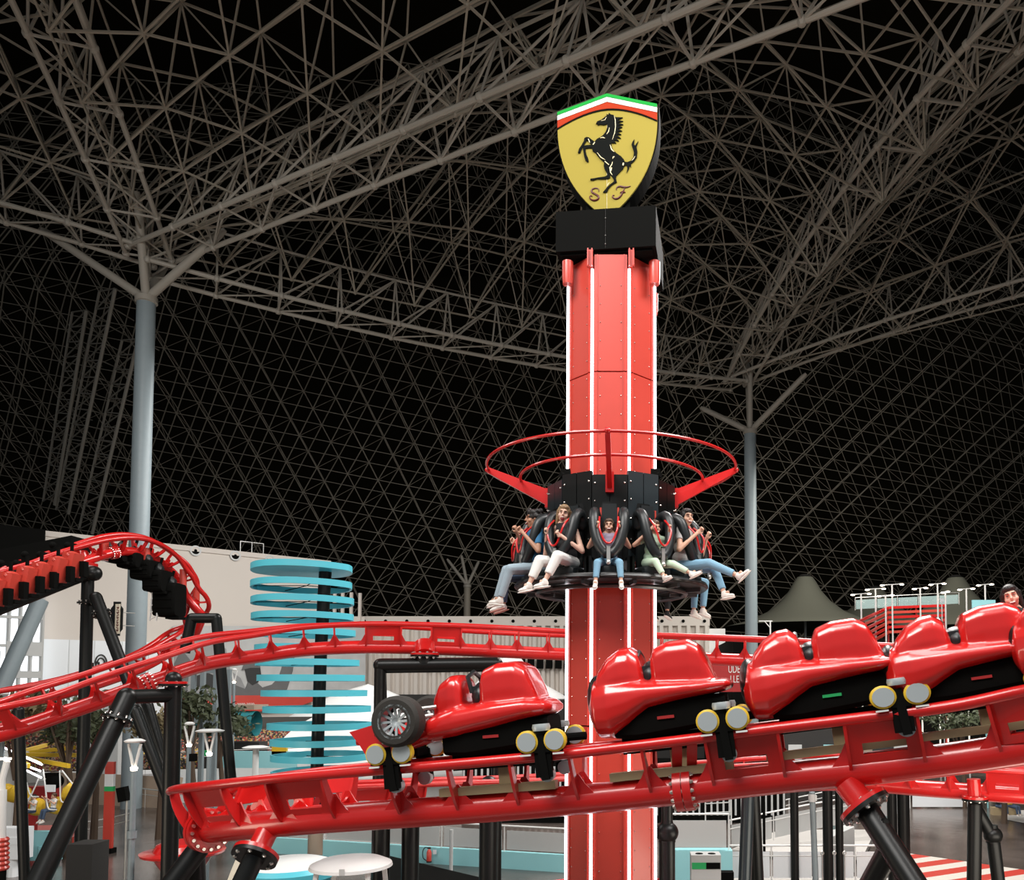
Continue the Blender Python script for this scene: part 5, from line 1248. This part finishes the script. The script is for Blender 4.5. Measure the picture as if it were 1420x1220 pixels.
q = A(595, 1186, 30.7); t = thing('fire_extinguisher', 'red fire extinguisher with a black hose on the turquoise parapet', 'fire extinguisher', q - V((0, 0, .3))); mb = MB(); mb.lathe([(0, -.25), (.09, -.25), (.095, -.2), (.095, .12), (.06, .2), (.03, .24), (0, .24)], 18, q); mb.build('cylinder', 'redpanel', t)
mb = MB(); mb.tube(crom([tuple(q + V(v)) for v in ((0, 0, .27), (-.15, 0, .3), (-.24, 0, .15), (-.22, 0, -.1), (-.08, 0, -.2))], .05), .018, 8); mb.box(q + V((0, 0, .28)), (.12, .05, .06)); mb.lathe([(0, -.26), (.1, -.26), (.1, -.2)], 16, q); mb.build('hose', 'rubber', t); mb = MB(); mb.box(q + V((.2, .05, .12)), (.13, .02, .16)); mb.build('sign_plate', 'panelwhite', t)
q = A(626, 1150, 29.2); mb = MB(); mb.cyl(dn(q), q, .065, n=12); mb.build('pole', 'greypanel', label='thin pale pipe post standing right of the fire extinguisher', cat='post')
mb = MB(); mb.tube([TC + V((1.95 * math.sin(math.radians(a)), -1.95 * math.cos(math.radians(a)), 3.42)) for a in range(0, 360, 6)], .022, 8, closed=True); mb.build('base_hoop', 'red', tower)
for a in (40, 140, 220, 320): mb = MB(); d = V((math.sin(math.radians(a)), -math.cos(math.radians(a)), 0)); mb.bar(TC + d * .7 + V((0, 0, 3.1)), TC + d * 1.95 + V((0, 0, 3.42)), .04, .06) if a in (40, 320) else mb.bar(TC + d * .7 + V((0, 0, 3.1)), TC + d * 1.95 + V((0, 0, 3.42)), .03, .03); mb.build('hoop_arm', 'red', tower)

# ---------------------------------------------------------------- right of the tower
zt = A(970, 1180, 26).z; a, b = A(925, 1180, 26), A(1016, 1180, 26)
mb = MB(); mb.box(((a.x + b.x) / 2, 26.3, zt / 2), (b.x - a.x, .5, zt)); mb.build('parapet', 'tealwall', smooth=False, label='turquoise parapet block right of the drop tower behind the bin', cat='wall')
railing('white-framed balustrade with grey panels on the turquoise block', [V((a.x, 26.2, zt)), V((b.x - .1, 26.2, zt))], h=1.15, post=1.6, bars=1, m='white', glass='greypanel')
railing('white handrails behind the turquoise block, two bars high', [V((a.x + 1.5, 29, zt + .3)), V((b.x + .2, 28, zt + .5))], h=1.1, post=1.2, bars=3, m='white')
q = A(978, 1188, 22); zb = A(978, 1183, 22).z; t = thing('waste_bin', 'light grey bin with a green and black top band beside the turquoise block', 'waste bin', dn(q)); mb = MB(); mb.box((q.x, q.y, zb / 2), (.8, .5, zb)); mb.build('bin_body', 'greypanel', t)
for s, m in ((-1, 'green'), (1, 'blackm')): mb = MB(); mb.box((q.x + s * .19, q.y - .26, zb - .28), (.38, .02, .17)); mb.build('band', m, t)
for s in (-1, 1): mb = MB(); mb.lathe([(.0, .01), (.1, .01), (.11, 0)], 16, V((q.x + s * .17, q.y - .05, zb))); mb.build('opening', 'blackm', t)
q = A(1008, 1208, 23); mb = MB(); mb.box((q.x, 23, q.z / 2), (.36, .3, q.z)); mb.build('planter_box', 'blackm', smooth=False, label='low black box between the bin and the grey-sheened post', cat='box')
# long pale balustrade and ramps
za = A(1100, 1173, 27).z; a, b = A(1012, 1173, 27), A(1245, 1174, 27)
mb = MB(); mb.box(((a.x + b.x) / 2, 27.4, (za - 1.15) / 2), (b.x - a.x, .5, za - 1.15)); mb.build('low_wall', 'paving', smooth=False, label='pale low wall under the long white balustrade', cat='wall')
railing('long white balustrade with pale panels right of the drop tower', [V((a.x, 27.1, za - 1.15)), V((b.x, 27.1, za - 1.15))], h=1.15, post=1.35, bars=2, m='white', glass='panelwhite')
mb = MB(); a2, b2 = A(1012, 1178, 32), A(1200, 1150, 38); mb.quad(V((a2.x, a2.y, a2.z)), V((a2.x + 5, a2.y - 1, a2.z)), V((b2.x + .5, b2.y, b2.z)), V((b2.x - 4, b2.y, b2.z)), .2); mb.build('ramp', 'paving', smooth=False, label='pale ramp surface rising behind the long white balustrade', cat='ramp')
railing('rising balustrade with brown panels on the pale ramp', [V((a2.x, a2.y, a2.z)), V((A(1130, 1150, 34).x, 34, A(1130, 1152, 34).z)), V((A(1250, 1128, 36).x, 36, A(1250, 1130, 36).z))], h=1.15, post=1.7, bars=2, m='white', glass='greypanel')
railing('further white handrails behind the rising balustrade', [A(1060, 1142, 42), A(1160, 1120, 44)], h=1.0, post=1.5, bars=2, m='white')
q = A(1168, 1172, 30); mb = MB(); mb.prism([(-.55, -1.3), (.35, -1.3), (.35, .75), (-.55, .35)], .8, V((q.x, 30.4, q.z))); mb.build('concrete_block', 'greypanel', smooth=False, label='pale grey wedge-topped block behind the forked support', cat='block')
q = A(1126, 1098, 21); t = thing('pipe_post', 'pale grey pipe post with a clamp in front of the white balustrade', 'post', dn(A(1134, 1220, 21))); mb = MB(); mb.cyl(dn(A(1134, 1220, 21)), q, .085, .075, 14); mb.build('pipe', 'column', t); mb = MB(); mb.box(q + V((.06, -.02, -.15)), (.1, .12, .14)); mb.lathe([(.1, -.1), (.1, .1)], 14, q - V((0, 0, .15))); mb.build('clamp', 'greypanel', t)
for k, px in enumerate((1140, 1157, 1171)): t = thing('barrier_post', 'thin steel barrier post with a ring top, %s from the pipe post' % ('first', 'second', 'third')[k], 'barrier post', dn(A(px, 1185, 24.5))); q = A(px, 1185, 24.5); mb = MB(); mb.cyl(dn(q), q, .02, n=8); mb.build('pole', 'steel', t); mb = MB(); mb.tube([q + V((.05 * math.cos(x), 0, .05 + .05 * math.sin(x))) for x in [i * math.pi / 6 for i in range(12)]], .014, 6, closed=True); mb.build('ring', 'steel', t)
# shops behind the right posts
t = thing('shop_front', 'dim bluish glass shopfront behind the black posts on the right', 'shopfront', V((14, 48, 0))); mb = MB(); a = A(1055, 1060, 48).x; b = A(1262, 1060, 48).x; mb.box(((a + b) / 2, 48.6, 2.2), (b - a, 1, 4.4)); mb.build('wall_panel', 'concrete', t)
for k in range(8): mb = MB(); mb.box((a + 1 + k * 1.05, 48, 1.7 + .5 * (k % 2)), (.8, .1, 2.2)); mb.build('shop_window', ('tealwall', 'greypanel', 'woodp')[k % 3], t)
# black slatted fence left part
t = thing('slatted_fence', 'long dark fence with pale slats seen under the foreground train', 'fence', V((2, 40, 0))); mb = MB(); a = A(640, 1080, 40).x; b = A(1090, 1080, 40).x; mb.box(((a + b) / 2, 40.3, 1.6), (b - a, .3, 3.2)); mb.build('fence_board', 'blackm', t); mb = MB(); x = a + .1
while x < b: mb.box((x, 40.05, 1.6), (.09, .1, 2.4)); x += .3
mb.build('slat', 'greypanel', t)['kind'] = 'stuff'
# plaza floor parts
mb = MB(); a, b, c, d = g(1262, 1181), g(1440, 1206), g(1500, 1330), g(1230, 1330); mb.quad(*[p + V((0, 0, .02)) for p in (d, c, b, a)]); mb.build('floor_striped', 'stripes', smooth=False, kind='structure')
railing('pale low barrier across the far side of the dark plaza floor', [g(1262, 1119), g(1350, 1119)], h=1.05, post=1.9, bars=1, m='white', glass='panelwhite')
q = A(1187, 1160, 26)
mb = MB(); mb.quad(*[p + V((0, 0, .02)) for p in (g(1395, 1135), g(1480, 1150), g(1470, 1122), g(1400, 1122))]); mb.build('floor_light', 'paving', smooth=False, kind='structure')
for (px, py, lab, top_) in ((1401, 1104, 'small distant person in a yellow top sitting on the plaza at right', 'yellow'), (1384, 1110, 'small distant person in dark clothes sitting left of the one in yellow', 'cblack')):
    q = g(px, 1128); person(lab, Matrix.Translation(V((q.x, q.y, .42))) @ Matrix.Rotation(.6, 4, 'Z'), .95, P(.95), dict(top=top_, leg_m='denimd'), ch_vox=.02)
    mb = MB(); mb.box((q.x, q.y + .05, .2), (.6, .4, .4)); mb.build('stool', 'tan', label='low stool under the %s' % ('person in yellow on the plaza' if top_ == 'yellow' else 'dark-dressed person on the plaza'), cat='stool')
# sign behind the cars
t = thing('red_sign_board', 'red board with tall white capitals between two coaster cars', 'sign', A(1030, 960, 30)); mb = MB(); mb.box(A(1018, 935, 30), (2.6, .12, 1.3)); mb.build('board', 'reddull', t)
text('lettering', 'UDES', 'white', t, A(1020, 928, 29.9), .42, FACE, .01, sx=.55); text('lettering', 'LLEN', 'white', t, A(1022, 942, 29.9), .38, FACE, .01, sx=.6)
mb = MB()
for s in (-1, 1): q = A(1018 + s * 40, 940, 30); mb.cyl(dn(q), q, .05, n=8)
mb.build('sign_post', 'blackm', t)

# ---------------------------------------------------------------- terrace with tents and twin lamps, far right
mb = MB(); a, b = A(1050, 880, 88), A(1520, 880, 88); zc = A(1200, 882, 62).z; mb.box((28, 81, zc / 2), (40, 32, zc)); mb.build('wall_terrace', 'blackm', smooth=False, kind='structure')
for k, (px, py, Y, R, hb_, lab) in enumerate(((1116, 799, 92, 9.5, 870, 'large olive-grey peaked tent nearest the right roof column'), (1213, 815, 103, 8, 868, 'middle olive-grey peaked tent half hidden by lamp posts'), (1325, 800, 92, 8, 872, 'olive-grey peaked tent behind the woman on the coaster'))):
    p = A(px, py, Y); zb = A(px, hb_, Y).z; H_ = p.z - zb; t = thing('peaked_tent', lab, 'tent', V((p.x, p.y, zb))); mb = MB()
    mb.lathe([(.0, 0), (.9, -.02 * H_), (1.3, -.12 * H_), (1.9, -.3 * H_), (2.9, -.5 * H_), (4.4, -.7 * H_), (6.6, -.87 * H_), (R, -H_)], 32, p); o = mb.build('tent_fabric', 'tent', t); mb = MB(); mb.lathe([(0, .25), (.5, .2), (.7, 0), (.9, -.1)], 16, p); mb.build('tent_cap', 'concrete', t)
    mb = MB(); mb.cyl(V((p.x, p.y, zc + .02)), p, .15, n=8); mb.build('mast', 'steel', t)
q = A(1068, 861, 70); t = thing('tent_bracket', 'white bracket post under the left corner of the nearest tent', 'post', dn(q, zc)); mb = MB(); mb.cyl(dn(q, zc + .01), q, .07, n=8); mb.bar(q + V((-1.0, 0, 0)), q + V((.2, 0, 0)), .08, .08); mb.bar(q + V((-.5, 0, 0)), q + V((0, 0, -.6)), .06, .06); mb.build('post', 'white', t)
t = thing('slatted_screen', 'red slatted screen wall below the lamp posts on the terrace', 'screen wall', V((18, 55, 0))); pts_ = [A(1186, 868, 56), A(1232, 846, 62), A(1310, 843, 62)]
for z in range(6):
    for a, b in zip(pts_, pts_[1:]): mb = MB(); u = V((0, 0, -.38 * z)); mb.bar(a + u + V((0, 0, .2)), b + u + V((0, 0, .2)), .1, .2); mb.build('slat', 'redpanel' if z % 2 else 'red', t)
for p in (pts_[0], pts_[1], pts_[1].lerp(pts_[2], .5), pts_[2]): mb = MB(); mb.bar(V((p.x, p.y + .1, 0)), p + V((0, .1, .3)), .1, .1); mb.build('post', 'reddull', t)
for k, (px, py, dx, lab) in enumerate(((1194, 824, 1, 'first'), (1214, 817, 1, 'second'), (1228, 826, .8, 'third'), (1237, 811, 1.2, 'fourth'), (1276, 816, .7, 'fifth'), (1300, 810, .8, 'sixth'), (1311, 821, .3, 'seventh'), (1340, 817, .8, 'eighth'), (1366, 811, .8, 'ninth'))):
    q = A(px, py, 60); t = thing('terrace_lamp', 'twin-headed lamp post on the terrace, %s counting from the nearest tent' % lab, 'lamp post', V((q.x, q.y, 0)), 'twin-headed lamps on the terrace')
    mb = MB(); mb.cyl(V((q.x, q.y, 0)), q, .06, n=8); mb.bar(q - V((dx * .55, 0, 0)), q + V((dx * .55, 0, .08)), .06, .05); mb.build('pole', 'white', t)
    for s in (-1, 1): mb = MB(); mb.ball(q + V((s * dx * .62, 0, .04 * s)), (.17, .15, .06), 12, 6); mb.build('lamp_head', 'lamp', t)
railing('glass balustrade on the terrace edge below the tents', [A(1186, 846, 64), A(1330, 838, 66)], h=1.0, post=1.6, bars=1, glass='glass')
mb = MB(); q = A(1364, 838, 45); mb.box(q, (1.3, .1, .5)); mb.cyl(q, dn(q), .04, n=6); mb.build('glass_screen', 'tealwall', smooth=False, label='pale blue glass screen just left of the woman on the coaster', cat='glass screen')
mb = MB(); q = A(1306, 832, 58); mb.box(q, (.3, .06, .26)); mb.cyl(q, dn(q), .03, n=6); mb.build('small_sign', 'panelwhite', smooth=False, label='small white sign plate between two terrace lamps', cat='sign')

# ---------------------------------------------------------------- hanging trains on the loop
def sub(mb, name, m, par): return mb.build(name, m, par)
q = A(50, 800, 26); t = thing('hanging_train', 'coaster train of red seats hanging under the loop track at the left edge', 'coaster train', q - V((0, 0, .5)))
for k, (px, py, Y) in enumerate(((-8, 822, 23.4), (14, 813, 23.8), (37, 805, 24.2), (57, 799, 24.6), (80, 791, 25), (99, 784, 25.4))):
    q = A(px, py, Y); Rr = Matrix.Rotation(.18, 3, 'Y'); mb = MB(); mb.box(q, (.36, .5, .8), Rr); mb.ball(q + V((.04, 0, .3)), (.16, .28, .16), 12, 8); mb.box(q + V((-.16, 0, -.28)), (.26, .42, .14), Rr); s_ = mb.build('seat', 'redpanel', t)
    mb = MB(); mb.cyl(q + V((0, 0, .3)), q + V((0, 0, .75)), .05, n=8); mb.build('hanger', 'blackm', s_)
    mb = MB(); mb.box(q + V((.3, .15, -.1)), (.16, .2, .5)); mb.box(q + V((.08, 0, -.46)), (.4, .3, .1)); mb.build('foot_block', 'blackm', s_)
    mb = MB(); mb.tube(crom([tuple(q + V(v)) for v in ((-.12, -.2, .3), (-.3, -.2, .2), (-.34, -.2, -.1), (-.2, -.2, -.25))], .05), .03, 6); mb.build('restraint', 'blackpad', s_)
for k, (px, py, Y) in enumerate(((17, 785, 25.6), (50, 773, 26), (88, 760, 26.8))):
    mb = MB(); q = A(px, py, Y); mb.box(q, (.7, .4, .16), Matrix.Rotation(-.28, 3, 'Y')); [mb.ball(q + V((s * .25, -.15, .08)), .11, 10, 6) for s in (-1, 1)]; mb.build('wheel_bogie', 'blackm', t)
q = A(205, 800, 29.6); t = thing('hanging_train', 'black coaster train with stepped seat rows hanging inside the loop curve', 'coaster train', q - V((0, 0, 1)))
for k, (px, py, w_, h_, Y) in enumerate(((166, 771, .7, .5, 29), (184, 778, .7, .55, 29.4), (203, 791, .75, .7, 29.8), (219, 806, .7, .8, 30), (235, 832, .85, 1.25, 30.4))):
    q = A(px, py, Y); mb = MB(); mb.loft([(-w_ / 2, -h_ / 2, h_ / 2, .4), (-w_ * .4, -h_ * .52, h_ * .52, .45), (w_ * .4, -h_ * .52, h_ * .52, .45), (w_ / 2, -h_ / 2, h_ / 2, .4)], 16, 6); mb.v = [q + p for p in mb.v]
    for zz in (-.25, .0, .25): mb.box(q + V((0, -.46, h_ * zz)), (w_ * .8, .05, .05))
    s_ = mb.build('seat_row', 'blackm', t)
    for dx in (-.25, .25):
        mb = MB(); mb.loft([(-.12, -.05, .3, .1), (0, -.1, .42, .14), (.12, -.05, .3, .1)], 12); mb.v = [q + V((dx * w_, -.2, h_ / 2 - .15)) + p for p in mb.v]; mb.build('headrest', 'blackpad', s_)
    mb = MB(); mb.cyl(q + V((0, 0, h_ / 2)), q + V((.15, 0, h_ / 2 + .5)), .05, n=8); mb.build('hanger', 'blackm', s_)
    mb = MB(); mb.box(q + V((w_ * .3, 0, -h_ * .55)), (w_ * .6, .5, .1)); mb.build('footrest', 'blackm', s_)
q = A(214, 833, 30); t = thing('service_ladder', 'small white lattice ladder beside the black hanging seats', 'ladder', q - V((0, 0, .6))); mb = MB()
for s in (-.15, .1): mb.bar(q + V((s, 0, -.75)), q + V((s + .1, 0, .75)), .04, .04)
for k in range(6): mb.bar(q + V((-.15, 0, -.7 + k * .25)), q + V((.15, 0, -.55 + k * .25 * 1)), .03, .03)
mb.build('lattice', 'white', t)
for k, (px, py, Y) in enumerate(((145, 764, 28.2), (203, 773, 29.6), (254, 802, 31.2), (272, 830, 32))):
    q = A(px, py, Y); mb = MB(); mb.cyl(q + V((0, 0, .35)), q - V((0, 0, .35)), .13, n=14); b_ = mb.build('bracket', 'redpanel', loop_track); mb = MB(); mb.cyl(q - V((0, 0, .25)), q - V((.65, 0, .2)), .09, n=12); mb.box(q - V((.7, 0, .2)), (.1, .3, .35)); mb.build('bracket_arm', 'redpanel', b_)
mb = MB(); mb.prism([(0, 0), (3.5, .95), (3.5, 1.5), (0, .8)], 1.2, A(-20, 792, 33), (1, 0, 0), (0, 0, 1), (0, 1, 0)); mb.build('catwalk_canopy', 'blackm', smooth=False, label='dark sloping catwalk roof behind the loop track at the left edge', cat='roof')
